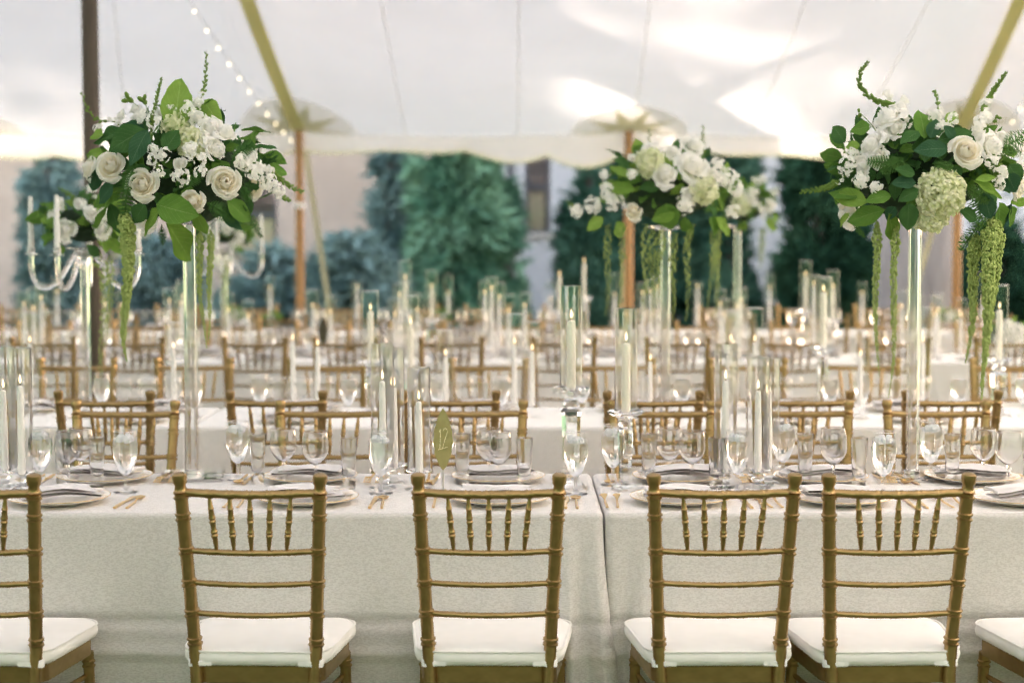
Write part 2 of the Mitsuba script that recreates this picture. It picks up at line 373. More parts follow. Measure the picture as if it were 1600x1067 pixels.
# ------------------------------------------------------------------ chairs
def rings_profile(z0, z1, r, rings, end=(), amp=1.23):
    """(z, r) samples of a turned bamboo-like rod with double rings."""
    out = [(z0, r), (z1, r)]
    for c, k in rings:
        for o in ((-0.0068, 0.0068) if k == 2 else (-0.009, 0, 0.009)):
            h = 0.0042
            out += [(c + o - h, r), (c + o - h * 0.5, r * amp), (c + o + h * 0.5, r * amp), (c + o + h, r)]
    out += list(end)
    return sorted(out)
def post_x(z, s): return s * (0.155 + 0.024 * np.clip((z - 0.43) / 0.49, -0.4, 1.0))
def post_y(z): return np.where(z > 0.43, -0.185 - 0.062 * ((z - 0.43) / 0.49) ** 1.15, -0.185 - 0.05 * (0.43 - z) / 0.43) if False else -0.185 - 0.062 * np.clip((z - 0.43) / 0.49, 0, 1) - 0.045 * np.clip((0.43 - z) / 0.43, 0, 1)
def build_chair(hi):
    ns = 12 if hi else 6
    P = []
    for s in (-1, 1):
        pr_ = rings_profile(0.0, 0.868, 0.0165, [(0.805, 2), (0.716, 2), (0.632, 2), (0.551, 2), (0.476, 2), (0.862, 2), (0.30, 2), (0.15, 2)] if hi else [])
        pr_ = [(z, r * (0.86 + 0.14 * min(z / 0.4, 1))) for z, r in pr_]
        pr_ += [(0.876, 0.0155), (0.886, 0.0135), (0.893, 0.0175), (0.905, 0.0190), (0.914, 0.0180), (0.918, 0.012)]
        z = np.array([a for a, b in pr_]); r = [b for a, b in pr_]
        P.append(('back_post', tube(np.stack([post_x(z, s), post_y(z), z], -1), r, ns)))
    for z, r, nm in ((0.868, 0.0112, 'top_rail'), (0.716, 0.0082, 'rail'), (0.632, 0.0078, 'rail'), (0.551, 0.0078, 'rail')):
        xa = post_x(np.array(z), 1) - 0.012
        pr_ = rings_profile(-xa, xa, r, [(k * 0.051, 2) for k in (-2, -1, 0, 1, 2)] if hi else [], amp=1.13)
        x = np.array([a for a, b in pr_]); rr = [b for a, b in pr_]
        if not hi: x = np.linspace(-xa, xa, 5); rr = [r] * 5
        bow = 0.010 * (1 - (x / xa) ** 2)
        P.append((nm, tube(np.stack([x, post_y(np.full_like(x, z)) - bow, np.full_like(x, z) - 0.4 * bow], -1), rr, 8 if hi else 5)))
    for k in (-2, -1, 0, 1, 2):
        if hi:
            pr_ = [(0.735, 0.0042), (0.750, 0.0062), (0.764, 0.0072), (0.767, 0.0092), (0.770, 0.0092), (0.773, 0.0072), (0.776, 0.0092), (0.779, 0.0092), (0.782, 0.0070), (0.796, 0.0070), (0.799, 0.0090), (0.802, 0.0090), (0.805, 0.0070), (0.808, 0.0090), (0.811, 0.0090), (0.814, 0.0076), (0.828, 0.0070), (0.831, 0.0088), (0.834, 0.0068), (0.848, 0.0052), (0.861, 0.0036)]
        else:
            pr_ = [(0.735, 0.004), (0.765, 0.0078), (0.80, 0.0078), (0.835, 0.0074), (0.861, 0.0036)]
        z = np.array([a for a, b in pr_]); r = [b for a, b in pr_]
        z = 0.861 - (0.861 - z) * 1.13
        x = k * (0.0455 + 0.0065 * (z - 0.735) / 0.126)
        bow = 0.010 * (1 - (x / 0.16) ** 2)
        P.append(('spindle', tube(np.stack([x, post_y(z) - bow, z], -1), r, 8 if hi else 5)))
    # seat frame and cushion
    outline = Polygon([(-0.176, -0.192), (0.176, -0.192), (0.212, 0.165), (-0.212, 0.165)]).buffer(-0.055).buffer(0.055, quad_segs=8 if hi else 3)
    P.append(('seat_frame', cat([extrude(outline.buffer(-0.006), 0.366, 0.409)])))
    def soft(poly, layers, n):
        ring = poly.exterior; pts = np.array([ring.interpolate(t, normalized=True).coords[0] for t in np.arange(n) / n])
        tg = np.roll(pts, -1, 0) - np.roll(pts, 1, 0); tg /= np.linalg.norm(tg, axis=1, keepdims=True); nrm = np.stack([tg[:, 1], -tg[:, 0]], 1)
        if ((pts - pts.mean(0)) * nrm).sum() < 0: nrm = -nrm
        v = []
        for z, off, sc in layers:
            q = (pts + nrm * off) * 1.0; c = pts.mean(0); q = c + (q - c) * sc
            v.append(np.column_stack([q, np.full(n, z)]))
        v.append(np.append(pts.mean(0), layers[-1][0] + 0.001)[None]); v.append(np.append(pts.mean(0), layers[0][0])[None])
        k = len(layers); v = np.vstack(v); f = []
        for i in range(k - 1):
            for j in range(n):
                a0, a1 = i * n + j, i * n + (j + 1) % n; f += [[a0, a1, a1 + n], [a0, a1 + n, a0 + n]]
        for j in range(n):
            f += [[(k - 1) * n + j, (k - 1) * n + (j + 1) % n, k * n], [(j + 1) % n, j, k * n + 1]]
        m = M(v, f)
        if m.volume < 0: m.invert()
        return m
    cush = outline.buffer(0.010)
    P.append(('cushion', soft(cush, [(0.411, -0.020, 1), (0.413, -0.008, 1), (0.420, 0.001, 1), (0.430, 0.004, 1), (0.440, 0.003, 1), (0.449, -0.002, 1), (0.4525, -0.008, 1), (0.457, -0.020, 1), (0.460, -0.040, 1), (0.463, 0, 0.72), (0.466, 0, 0.45), (0.4675, 0, 0.2)] if hi else [(0.411, -0.01, 1), (0.425, 0.003, 1), (0.443, 0.002, 1), (0.455, -0.016, 1), (0.464, 0, 0.5)], 56 if hi else 20)))
    if hi:
        q = np.array([cush.buffer(0.0005).exterior.interpolate(t, normalized=True).coords[0] for t in np.arange(81) / 80])
        P.append(('piping', tube(np.column_stack([q, np.full(81, 0.4505)]), 0.0030, 6, False)))
    for s in (-1, 1):
        zz = np.array([0.409, 0.411, 0.430, 0.432]); xx = post_x(zz, s); yy = post_y(zz)
        m = tube(np.stack([xx, yy, zz], -1), [0.017, 0.0212, 0.0212, 0.017], 12 if hi else 6)
        m2 = box(min(s * 0.11, s * 0.158), max(s * 0.11, s * 0.158), -0.205, -0.185, 0.413, 0.428, 0.003) if hi else None
        P.append(('cushion_tie', cat([m, m2]) if hi else m))
    for s in (-1, 1):
        pr_ = rings_profile(0.0, 0.368, 0.0155, [(0.335, 2), (0.24, 2), (0.12, 2)] if hi else [])
        z = np.array([a for a, b in pr_]); r = [b * (0.8 + 0.2 * a / 0.39) for a, b in pr_]
        P.append(('front_leg', tube(np.stack([s * (0.184 + 0.012 * (0.39 - z) / 0.39), 0.138 + 0.01 * (0.39 - z) / 0.39, z], -1), r, ns)))
        for zz in ((0.20, 0.30) if hi else (0.25,)):
            P.append(('stretcher', tube([[s * 0.178, 0.14, zz], [s * 0.163, -0.02, zz], [s * 0.15, -0.20, zz]], [0.007, 0.009, 0.007], 8 if hi else 5)))
    P.append(('stretcher', tube([[-0.176, 0.14, 0.27], [0.176, 0.14, 0.27]], 0.008, 8 if hi else 5)))
    P.append(('stretcher', tube([[-0.150, -0.205, 0.25], [0.150, -0.205, 0.25]], 0.008, 8 if hi else 5)))
    mats = {'cushion': 'm_cushion', 'piping': 'm_cushion', 'cushion_tie': 'm_tie'}
    return [(nm, mikit.ply(m, mats.get(nm, 'm_gold'), smooth=45 if nm != 'cushion' else True)) for nm, m in P]
CHAIR_HI, CHAIR_LO = build_chair(True), build_chair(False)
ROWS = [  # (finial plane y, facing away from the camera?, x positions, words)
    (4.16, True, [-1.365, -0.652, -0.056, 0.530, 0.966, 1.500], 'near front table side'),
    (5.99, False, [-1.985, -1.394, -0.657, -0.130, 0.537, 1.040, 1.530], 'far front table side'),
    (6.36, True, [-1.555, -0.904, -0.236, 0.533, 1.128, 1.690], 'near second table row side'),
    (8.03, False, [-2.11, -1.53, -0.886, -0.11, 0.51, 1.13, 1.69, 2.40], 'far second table row side'),
    (9.62, True, [-2.73, -2.20, -1.48, -0.97, -0.354, 0.295, 0.967, 1.62, 2.24, 2.88], 'near third table row side'),
    (11.35, False, [-3.2, -2.55, -1.9, -1.3, -0.65, 0.02, 0.62, 1.3, 1.95, 2.55, 3.2], 'far third table row side'),
    (12.25, True, [-3.6, -2.95, -2.3, -1.7, -1.02, -0.38, 0.3, 0.98, 1.6, 2.3, 2.9, 3.5], 'near farthest table row side'),
    (13.95, False, [-4.1, -3.45, -2.8, -2.15, -1.45, -0.8, -0.2, 0.45, 1.1, 1.75, 2.4, 3.05, 3.7], 'far farthest table row side'),
]
for ri, (yf, away, xs, words) in enumerate(ROWS):
    for i, x in enumerate(xs):
        j = rng.uniform(-1, 1, 3)
        yo = yf + 0.247 if away else yf - 0.247
        m = tr(x, yo + 0.012 * j[0] * (ri > 0), 0, (0 if away else math.pi) + (0.04 * j[1] if ri else 0.045 * x + 0.012 * j[1]))
        spawn('chiavari_chair', CHAIR_HI if ri < 3 else CHAIR_LO, m, f'gold chair with white cushion, {ORD[i]} from left, {words}', 'chair', f'gold chairs along the {words}')

# ------------------------------------------------------------------ tables and cloths
TH = 0.737
TABLES = [  # y front, y back, x ranges, cloth material, words
    (4.605, 5.385, [(-2.19, 0.256), (0.261, 2.70)], 'm_weave', 'front'),
    (6.66, 7.42, [(-3.76, -1.305), (-1.295, 1.16), (1.17, 3.62)], 'm_linen', 'second'),
    (9.95, 10.71, [(-4.9, -2.46), (-2.45, -0.01), (0.0, 2.44), (2.45, 4.9)], 'm_linen', 'third'),
    (12.6, 13.36, [(-6.1, -3.66), (-3.65, -1.21), (-1.2, 1.24), (1.25, 3.69), (3.70, 6.14)], 'm_linen', 'farthest'),
]
def cloth(x0, x1, y0, y1, fine, seed):
    r = np.random.default_rng(seed)
    rc, re = 0.022, 0.016
    step = 0.012 if fine else 0.03
    per = []
    def seg(a, b, nrm):
        n = max(2, int(np.linalg.norm(np.subtract(b, a)) / step))
        for t in np.arange(n) / n: per.append((np.array(a) * (1 - t) + np.array(b) * t, np.array(nrm)))
    def arc(c, a0):
        for t in np.arange(7) / 7:
            a = a0 + t * math.pi / 2; d = np.array([math.cos(a), math.sin(a)]); per.append((np.array(c) + rc * d, d))
    seg((x0 + rc, y0), (x1 - rc, y0), (0, -1)); arc((x1 - rc, y0 + rc), -math.pi / 2)
    seg((x1, y0 + rc), (x1, y1 - rc), (1, 0)); arc((x1 - rc, y1 - rc), 0)
    seg((x1 - rc, y1), (x0 + rc, y1), (0, 1)); arc((x0 + rc, y1 - rc), math.pi / 2)
    seg((x0, y1 - rc), (x0, y0 + rc), (-1, 0)); arc((x0 + rc, y0 + rc), math.pi)
    P = np.array([p for p, n in per]); N = np.array([n for p, n in per]); n = len(P)
    levels = [(0.0, -1.0)] + [(re * (1 - math.cos(a)), -1 + math.sin(a)) for a in np.linspace(0.3, math.pi / 2, 5)]
    drops = np.linspace(0.013, TH - 0.034, 58 if fine else 10)
    v = []
    for dz, ins in levels:
        v.append(np.column_stack([P + N * re * ins, np.full(n, TH + 0.004 - dz)]))
    right = np.abs(P[:, 0] - x1) < np.abs(P[:, 0] - x0)
    cd = np.where(right, np.abs(P[:, 0] - x1), np.abs(P[:, 0] - x0))      # distance along the long side to the corner
    front = np.clip(np.abs(N[:, 1]), 0, 1)
    amp = np.where(right, 1.0, 0.42)                                     # the left cloth falls over the right one
    fold = np.zeros(n)
    for c, w, a in ((0.028, 0.022, 0.105), (0.105, 0.030, 0.125), (0.190, 0.038, 0.085), (0.30, 0.06, 0.030)):
        fold += a * np.exp(-((cd - c) / w) ** 2)
    ph = r.uniform(0, 6, 4)
    soft = 1.7 * (0.010 * np.sin(P[:, 0] * 5.3 + ph[0]) + 0.007 * np.sin(P[:, 0] * 11 + ph[1]) + 0.003 * np.sin(P[:, 0] * 23 + ph[2]))
    for d in drops:
        t = d / TH
        cor = fold * amp * t ** 1.05 * front
        tri = lambda c, w: max(0.0, 1 - abs(d - c) / w)
        crease = -0.008 * tri(0.290, 0.020) + 0.010 * tri(0.380, 0.024) - 0.005 * tri(0.60, 0.03)
        o = cor + (soft * t * front) + 0.012 * t * front + crease * front
        # folds fan out towards the corner as they fall; the left cloth laps over its neighbour
        lean = np.where(right, 0.075, 0.0) * t ** 1.3 * np.exp(-(cd / 0.10)) * front * (N[:, 1] < 0.5)
        q = P + N * o[:, None]; q[:, 0] += lean
        v.append(np.column_stack([q, np.full(n, TH + 0.004 - re - d)]))
    k = len(v); V = np.vstack(v)
    f = []
    for i in range(k - 1):
        j = np.arange(n); a0 = i * n + j; a1 = i * n + (j + 1) % n
        f.append(np.stack([a0, a0 + n, a1 + n], 1)); f.append(np.stack([a0, a1 + n, a1], 1))
    top = trimesh.creation.triangulate_polygon(Polygon(v[0][:, :2]), engine='earcut')
    tv = np.column_stack([top[0], np.full(len(top[0]), TH + 0.004)])
    return cat([M(V, np.vstack(f)), M(tv, top[1])])
for ti, (y0, y1, xr, mt, words) in enumerate(TABLES):
    for i, (x0, x1) in enumerate(xr):
        t = thing('banquet_table', f'long banquet table under its cloth, {ORD[i]} from left, {words} table row', 'table', 'banquet tables')
        part(t, 'tabletop', mikit.ply(box(x0 + 0.012, x1 - 0.012, y0 + 0.012, y1 - 0.012, TH - 0.022, TH - 0.001), 'm_board'))
        for lx in (x0 + 0.2, x1 - 0.2):
            for ly in (y0 + 0.12, y1 - 0.12):
                part(t, 'leg', mikit.ply(tube([[lx, ly, 0], [lx, ly, TH - 0.022]], 0.014, 8), 'm_silver', smooth=40))
        c = put(fresh('tablecloth'), mikit.ply(cloth(x0, x1, y0, y1, ti == 0, 5 + i + 10 * ti), mt, smooth=35))
        labels[c] = {'label': f'{"ivory woven" if ti == 0 else "plain white"} floor length tablecloth, {ORD[i]} from left, {words} table row', 'category': 'tablecloth', 'group': 'long tablecloths'}

# ------------------------------------------------------------------ table ware
TOP = TH + 0.005
def wall(outer, th, n):
    """Closed thin-walled vessel: outer profile (r, z) from the bottom up, inner offset by th."""
    o = np.array(outer); t = np.gradient(o, axis=0); t /= np.linalg.norm(t, axis=1, keepdims=True) + 1e-9
    nr = np.stack([t[:, 1], -t[:, 0]], 1)
    th = np.broadcast_to(np.asarray(th, float), (len(o),))
    inn = o - nr * th[:, None]; inn[:, 0] = np.maximum(inn[:, 0], 0.0004)
    rim = [((o[-1, 0] + inn[-1, 0]) / 2, max(o[-1, 1], inn[-1, 1]) + 0.0008)]
    return lathe([(max(r, 0.0004), z) for r, z in o] + rim + [tuple(q) for q in inn[::-1]], n)
def smoothp(pts, k=6):
    from scipy.interpolate import PchipInterpolator
    p = np.array(pts); s = np.concatenate([[0], np.cumsum(np.linalg.norm(np.diff(p, axis=0), axis=1))])
    q = np.linspace(0, s[-1], k * (len(p) - 1) + 1)
    return np.column_stack([PchipInterpolator(s, p[:, 0])(q), PchipInterpolator(s, p[:, 1])(q)])
def goblet(hi):
    n = 32 if hi else 14; k = 5 if hi else 2
    bowl = smoothp([(0.0055, 0.050), (0.016, 0.058), (0.027, 0.078), (0.0345, 0.105), (0.0360, 0.128), (0.0345, 0.152), (0.0315, 0.178)], k)
    foot = smoothp([(0.0004, 0.0), (0.034, 0.0), (0.0355, 0.0015), (0.033, 0.0035), (0.015, 0.006), (0.0065, 0.013), (0.0045, 0.028), (0.0052, 0.043), (0.0060, 0.0495), (0.0004, 0.0497)], 3)
    parts = [('bowl', mikit.ply(lathe([tuple(q) for q in bowl], n), 'm_sheet', smooth=True)),
             ('stem', mikit.ply(lathe([tuple(q) for q in foot], 24 if hi else 10), 'm_glass' if hi else 'm_sheet', smooth=40))]
    if True:
        a = np.linspace(0, 2 * math.pi, 33 if hi else 13)
        parts.append(('rim', mikit.ply(tube(np.stack([0.0315 * np.cos(a), 0.0315 * np.sin(a), 0 * a + 0.178], -1), 0.0014, 6, False), 'm_glass', smooth=True)))
    w = bowl[bowl[:, 1] < 0.157]; w = w * [1, 1] - [0.0012, -0.0012]; w[:, 0] = np.maximum(w[:, 0], 0.0004)
    parts.append(('water', mikit.ply(lathe([(0.0004, w[0, 1])] + [tuple(q) for q in w] + [(w[-1, 0] - 0.001, w[-1, 1] + 0.0012), (0.0004, w[-1, 1] + 0.0012)], n), 'm_water' if hi else 'm_water', smooth=40)))
    if hi:
        r = np.random.default_rng(4)
        cubes = []
        for q in range(5):
            b = box(-0.010, 0.010, -0.009, 0.009, -0.008, 0.008, 0.003); R = trimesh.transformations.random_rotation_matrix(r.random(3)); b.apply_transform(R)
            a = q * 2.4; b.apply_translation((0.015 * math.cos(a), 0.015 * math.sin(a), 0.1545 + 0.004 * (q % 2))); cubes.append(b)
        for b in cubes: parts.append(('ice_cube', mikit.ply(b, 'm_ice')))
    return parts
def wine(hi):
    n = 32 if hi else 14; k = 5 if hi else 2
    bowl = smoothp([(0.0050, 0.068), (0.018, 0.075), (0.032, 0.092), (0.0395, 0.115), (0.0390, 0.138), (0.0345, 0.166)], k)
    foot = smoothp([(0.0004, 0.0), (0.033, 0.0), (0.0345, 0.0015), (0.031, 0.003), (0.012, 0.006), (0.005, 0.014), (0.0038, 0.035), (0.0042, 0.058), (0.0055, 0.0665), (0.0004, 0.067)], 3)
    if hi:
        th = 0.0013 + 0.002 * np.clip(1 - (bowl[:, 1] - 0.068) / 0.03, 0, 1)
        b = ('bowl', mikit.ply(wall(bowl, th, n), 'm_glass', smooth=50))
    else:
        b = ('bowl', mikit.ply(lathe([tuple(q) for q in bowl], n), 'm_sheet', smooth=True))
    a = np.linspace(0, 2 * math.pi, 13)
    rim = [] if hi else [('rim', mikit.ply(tube(np.stack([0.0345 * np.cos(a), 0.0345 * np.sin(a), 0 * a + 0.166], -1), 0.0014, 5, False), 'm_glass', smooth=True))]
    return [b, ('stem', mikit.ply(lathe([tuple(q) for q in foot], 24 if hi else 10), 'm_glass' if hi else 'm_sheet', smooth=40))] + rim
def tumbler(hi):
    n = 28 if hi else 12
    o = [(0.0004, 0.0), (0.0185, 0.0), (0.0195, 0.002), (0.0197, 0.02), (0.0205, 0.05), (0.0228, 0.10), (0.0250, 0.148)]
    if hi:
        body = o + [(0.0249, 0.1495), (0.0238, 0.1497), (0.0232, 0.148), (0.0211, 0.10), (0.0186, 0.06), (0.0170, 0.042), (0.010, 0.035), (0.0004, 0.033)]
        return [('glass', mikit.ply(lathe(body, n), 'm_glass', smooth=35))]
    return [('glass', mikit.ply(lathe(o[1:], n), 'm_sheet', smooth=35))]
def plate(hi):
    prof = [(0.0005, 0.004), (0.085, 0.004), (0.092, 0.006), (0.104, 0.013), (0.140, 0.019), (0.1465, 0.021), (0.1475, 0.0195), (0.140, 0.0155), (0.105, 0.009), (0.09, 0.001), (0.0005, 0.001)]
    m, uv = lathe_uv(prof, 64 if hi else 24)
    parts = [('dish', mikit.ply(m, 'm_plate', smooth=True, uv=uv))]
    if hi:
        a = np.linspace(0, 2 * math.pi, 65)
        parts.append(('gold_rim', mikit.ply(tube(np.stack([0.1472 * np.cos(a), 0.1472 * np.sin(a), 0 * a + 0.0207], -1), 0.0011, 6, False), 'm_brass', smooth=True)))
    return parts
def napkin(seed):
    r = np.random.default_rng(seed)
    L, H = 0.112, 0.0115
    pts = []
    x = -L
    layers = 3
    for k in range(layers):
        s = 1 if k % 2 == 0 else -1
        l = L - 0.012 * r.random() - 0.006 * k
        for t in np.linspace(-1, 1, 12): pts.append((s * t * l, H * k * 1.0 + 0.0025 * math.sin(t * 3 + k)))
        if k < layers - 1:
            for a in np.linspace(-math.pi / 2, math.pi / 2, 7)[1:-1]: pts.append((s * (l + 0.006 * math.cos(a)), H * k + H / 2 + H / 2 * math.sin(a)))
    p = np.array(pts); ny = 9
    v = []
    for j in range(ny):
        yy = -0.055 + 0.11 * j / (ny - 1)
        fade = 1 - 0.25 * (abs(j - 4) / 4) ** 2
        dx = 0.01 * math.sin(j * 0.9 + seed) + 0.05 * (yy) * (r.random() * 0.2)
        vv = np.column_stack([p[:, 0] * (1 + 0.04 * math.sin(j + seed)) + dx, np.full(len(p), yy) + 0.006 * np.sin(p[:, 0] * 30 + seed), 0.0235 + p[:, 1] * fade + 0.0035 * np.sin(p[:, 0] * 28 + j * 0.8 + seed)])
        v.append(vv)
    V = np.stack(v, 1).reshape(-1, 3)
    return [('cloth', mikit.ply(M(V, grid_faces(len(p), ny)), 'm_napkin', smooth=True))]
def cutlery(kind):
    if kind == 'fork':
        poly = Polygon([(-0.004, 0), (0.004, 0), (0.0035, 0.09), (0.0025, 0.125), (0.010, 0.148), (0.011, 0.195), (-0.011, 0.195), (-0.010, 0.148), (-0.0025, 0.125), (-0.0035, 0.09)])
        for x in (-0.0055, 0.0, 0.0055): poly = poly.difference(Polygon([(x - 0.0013, 0.158), (x + 0.0013, 0.158), (x + 0.0013, 0.2), (x - 0.0013, 0.2)]))
        m = extrude(poly, 0.0, 0.0026)
        v = m.vertices.copy(); v[:, 2] += 0.004 + 0.014 * np.clip((v[:, 1] - 0.10) / 0.05, 0, 1) ** 2 - 0.012 * np.clip((v[:, 1] - 0.155) / 0.04, 0, 1) ** 1.3
        return M(v, m.faces)
    if kind == 'knife':
        return box(-0.0045, 0.0045, 0, 0.10, 0.001, 0.0075, 0.0015) + extrude(Polygon([(-0.004, 0.1), (0.004, 0.1), (0.009, 0.12), (0.009, 0.19), (0.0, 0.212), (-0.005, 0.2), (-0.005, 0.12)]), 0.003, 0.0045)
    h = box(-0.004, 0.004, 0, 0.11, 0.001, 0.006, 0.0013)
    nk = tube([[0, 0.11, 0.0035], [0, 0.135, 0.007], [0, 0.15, 0.008]], [0.003, 0.002, 0.003], 8)
    b = trimesh.creation.icosphere(2, 1.0); v = b.vertices * [0.0165, 0.024, 0.007]; v[:, 2] = np.where(v[:, 2] > 0, -v[:, 2] * 0.55, v[:, 2]); b = M(v + [0, 0.17, 0.009], b.faces)
    return cat([h, nk, b])
G_HI, G_LO, W_HI, W_LO, U_HI, U_LO, PL_HI, PL_LO = goblet(True), goblet(False), wine(True), wine(False), tumbler(True), tumbler(False), plate(True), plate(False)
NAPK = [napkin(s) for s in range(5)]
CUT = {k: [(k, mikit.ply(cutlery(k), 'm_brass', smooth=30))] for k in ('fork', 'knife', 'spoon')}
def lay_cutlery(x, y, face, words, near):
    """face +1: the guest sits on the near side and looks away from the camera."""
    for k, dx in (('fork', -0.222), ('fork', -0.187), ('knife', 0.190), ('spoon', 0.222)):
        dxx = dx * face
        spawn(k, CUT[k], tr(x + dxx + rng.uniform(-.004, .004), y - face * 0.115, TOP, (0 if face > 0 else math.pi) + rng.uniform(-.05, .05)),
              f'gold {k} {"outside" if abs(dx) > 0.2 else "next to"} the {words} plate on the front table', k, f'gold {k}s on the front table')
NEAR_X = [-1.315, -0.593, -0.035, 0.490, 0.954, 1.470]
FAR_X = [-1.283, -0.635, -0.043, 0.527, 0.974, 1.449]
for face, xs, yc, side in ((1, NEAR_X, 4.785, 'near'), (-1, FAR_X, 5.205, 'far')):
    for i, x in enumerate(xs):
        w = f'{ORD[i]} {side} side'
        spawn('dinner_plate', PL_HI, tr(x, yc, TOP, i), f'ivory plate with gold rim, {ORD[i]} from left, {side} side of front table', 'plate', 'plates on the front table')
        spawn('napkin', NAPK[(i * 2 + (face > 0)) % 5], tr(x + 0.01 * math.sin(i * 3), yc + 0.01, TOP, (0 if face > 0 else math.pi) + 0.2 * math.sin(i * 5 + face)), f'folded grey napkin on the {ORD[i]} {side} side plate of the front table', 'napkin', 'grey napkins on the front table')
        lay_cutlery(x, yc, face, w, True)
def at(px, d): return (px - 800) / 2600.0 * d
FRONT_GLASS = [  # kind, x, y
    ('g', -1.420, 4.97), ('u', -1.385, 5.09), ('w', -1.325, 5.07), ('w', -1.345, 5.00), ('u', -1.255, 4.99), ('g', -1.148, 4.90),
    ('g', -0.855, 5.15), ('u', -0.782, 5.08), ('w', -0.700, 5.06), ('w', -0.594, 4.99), ('u', -0.492, 4.98), ('g', -0.388, 4.88),
    ('g', -0.217, 5.22), ('u', -0.153, 5.08), ('w', -0.070, 5.06), ('w', -0.041, 4.99), ('u', 0.037, 4.98), ('g', 0.188, 4.87),
    ('g', 0.309, 5.05), ('u', 0.422, 5.09), ('w', 0.484, 5.08), ('w', 0.545, 5.00), ('u', 0.616, 4.98), ('g', 0.671, 4.92),
    ('g', 0.850, 5.18), ('u', 0.902, 5.08), ('w', 0.989, 5.09), ('w', 0.972, 4.99), ('u', 1.045, 4.97), ('g', 1.099, 4.88),
    ('g', 1.308, 5.16), ('u', 1.352, 5.07), ('w', 1.447, 5.07), ('w', 1.500, 4.99), ('u', 1.562, 4.97)]
GK = {'g': ('water_goblet', G_HI, 'stemmed goblet of iced water', 'glass'), 'w': ('wine_glass', W_HI, 'empty round wine glass', 'glass'), 'u': ('shot_tumbler', U_HI, 'tall narrow tumbler with thick base', 'glass')}
cnt = {}
for k, x, y in FRONT_GLASS:
    x, y = x * 1.013, y + 0.07
    c = cnt[k] = cnt.get(k, 0) + 1
    nm, parts, words, ct = GK[k]
    spawn(nm, parts, tr(x, y, TOP, rng.uniform(0, 6), 1.045), f'{words}, number {c} of {dict(g=12, w=12, u=12)[k]} counted from left, front table' if c > 18 else f'{words}, {ORD[c - 1]} from left, front table', ct, {'g': 'water goblets', 'w': 'wine glasses', 'u': 'narrow tumblers'}[k] + ' on the front table')

# settings on the tables behind
GLO = {'g': ('water_goblet', G_LO, 'stemmed water goblet'), 'w': ('wine_glass', W_LO, 'empty wine glass'), 'u': ('shot_tumbler', U_LO, 'tall narrow tumbler')}
for ti, rn, rf in ((1, 2, 3), (2, 4, 5), (3, 6, 7)):
    y0, y1 = TABLES[ti][:2]; words = TABLES[ti][4]; yc = (y0 + y1) / 2
    for side, row, face in (('near', rn, 1), ('far', rf, -1)):
        for i, x in enumerate(ROWS[row][2]):
            yp = yc - face * 0.215
            spawn('dinner_plate', PL_LO, tr(x, yp, TOP), f'plate at the {ORD[i]} setting from left, {side} side, {words} table row', 'plate', f'plates on the {words} table row')
            spawn('napkin', NAPK[(i + ti) % 5], tr(x, yp, TOP, rng.uniform(-.2, .2)), f'folded napkin at the {ORD[i]} setting from left, {side} side, {words} table row', 'napkin', f'napkins on the {words} table row')
            lay = [('g', 0.205 * face), ('u', 0.125 * face), ('w', 0.03 * face), ('w', -0.075 * face)]
            if ti == 3: lay = lay[:1] + lay[2:3]
            for q, (k, dx) in enumerate(lay):
                nm, parts, wd = GLO[k]
                if q == 3: wd = 'second wine glass'
                spawn(nm, parts, tr(x + dx + rng.uniform(-.02, .02), yc - face * (0.02 + 0.03 * rng.random()), TOP), f'{wd} at the {ORD[i]} setting from left, {side} side, {words} table row', 'glass', f'glasses on the {words} table row')

# ------------------------------------------------------------------ candles
def taper(h, r0, r1):
    return lathe([(0.0004, 0), (r0, 0.0), (r0 * 0.96, h * 0.5), (r1, h - 0.006), (r1 * 0.75, h - 0.001), (0.0004, h + 0.001)], 16)
FL = lathe([(0.0002, 0.0), (0.0026, 0.003), (0.0042, 0.0085), (0.0037, 0.015), (0.0020, 0.022), (0.0002, 0.029)], 10)
FLAME_PLY = mikit.ply(FL, 'm_wax', smooth=True, emitter={'type': 'area', 'radiance': rgb(1.0 * FLAME, 0.66 * FLAME, 0.30 * FLAME)})
WICK = mikit.ply(tube([[0, 0, 0], [0, 0, 0.005], [0.001, 0, 0.009]], 0.0009, 6), 'm_wick')
CACHE = {}
def memo(key, fn):
    if key not in CACHE: CACHE[key] = fn()
    return CACHE[key]
def candle(x, y, z, h, r0, r1, label, group, lit=True, white=False, tilt=None):
    t = thing('taper_candle', label, 'candle', group)
    m = tr(x, y, z)
    if tilt is not None: m[:3, :3] = frame(tilt)
    part(t, 'wax', memo(('wax', h, r0, r1, white), lambda: mikit.ply(taper(h, r0, r1), 'm_wax_white' if white else 'm_wax', smooth=40)), m)
    mm = m.copy(); mm[:3, 3] += m[:3, 2] * h
    part(t, 'wick', WICK, mm)
    if lit:
        fm = tr(x + 0.0006, y, z + h + 0.006, rng.uniform(0, 6)); part(t, 'flame', FLAME_PLY, fm)
    return t
def low_holder_mesh():
    return lathe(np.array(smoothp([(0.0004, 0), (0.040, 0), (0.042, 0.003), (0.034, 0.008), (0.016, 0.014), (0.013, 0.019), (0.021, 0.028), (0.022, 0.036), (0.013, 0.045), (0.012, 0.050), (0.042, 0.056), (0.043, 0.060), (0.041, 0.061), (0.018, 0.058), (0.0130, 0.058), (0.0130, 0.048), (0.0004, 0.0475)], 2)), 24)
def chimney_mesh(h, r, real):
    if real: return lathe([(r, 0), (r, h), (r - 0.0011, h + 0.0009), (r - 0.0022, h), (r - 0.0022, 0), (r - 0.0011, -0.0005), (r, 0)], 40)
    return lathe([(r, 0), (r, h)], 20)
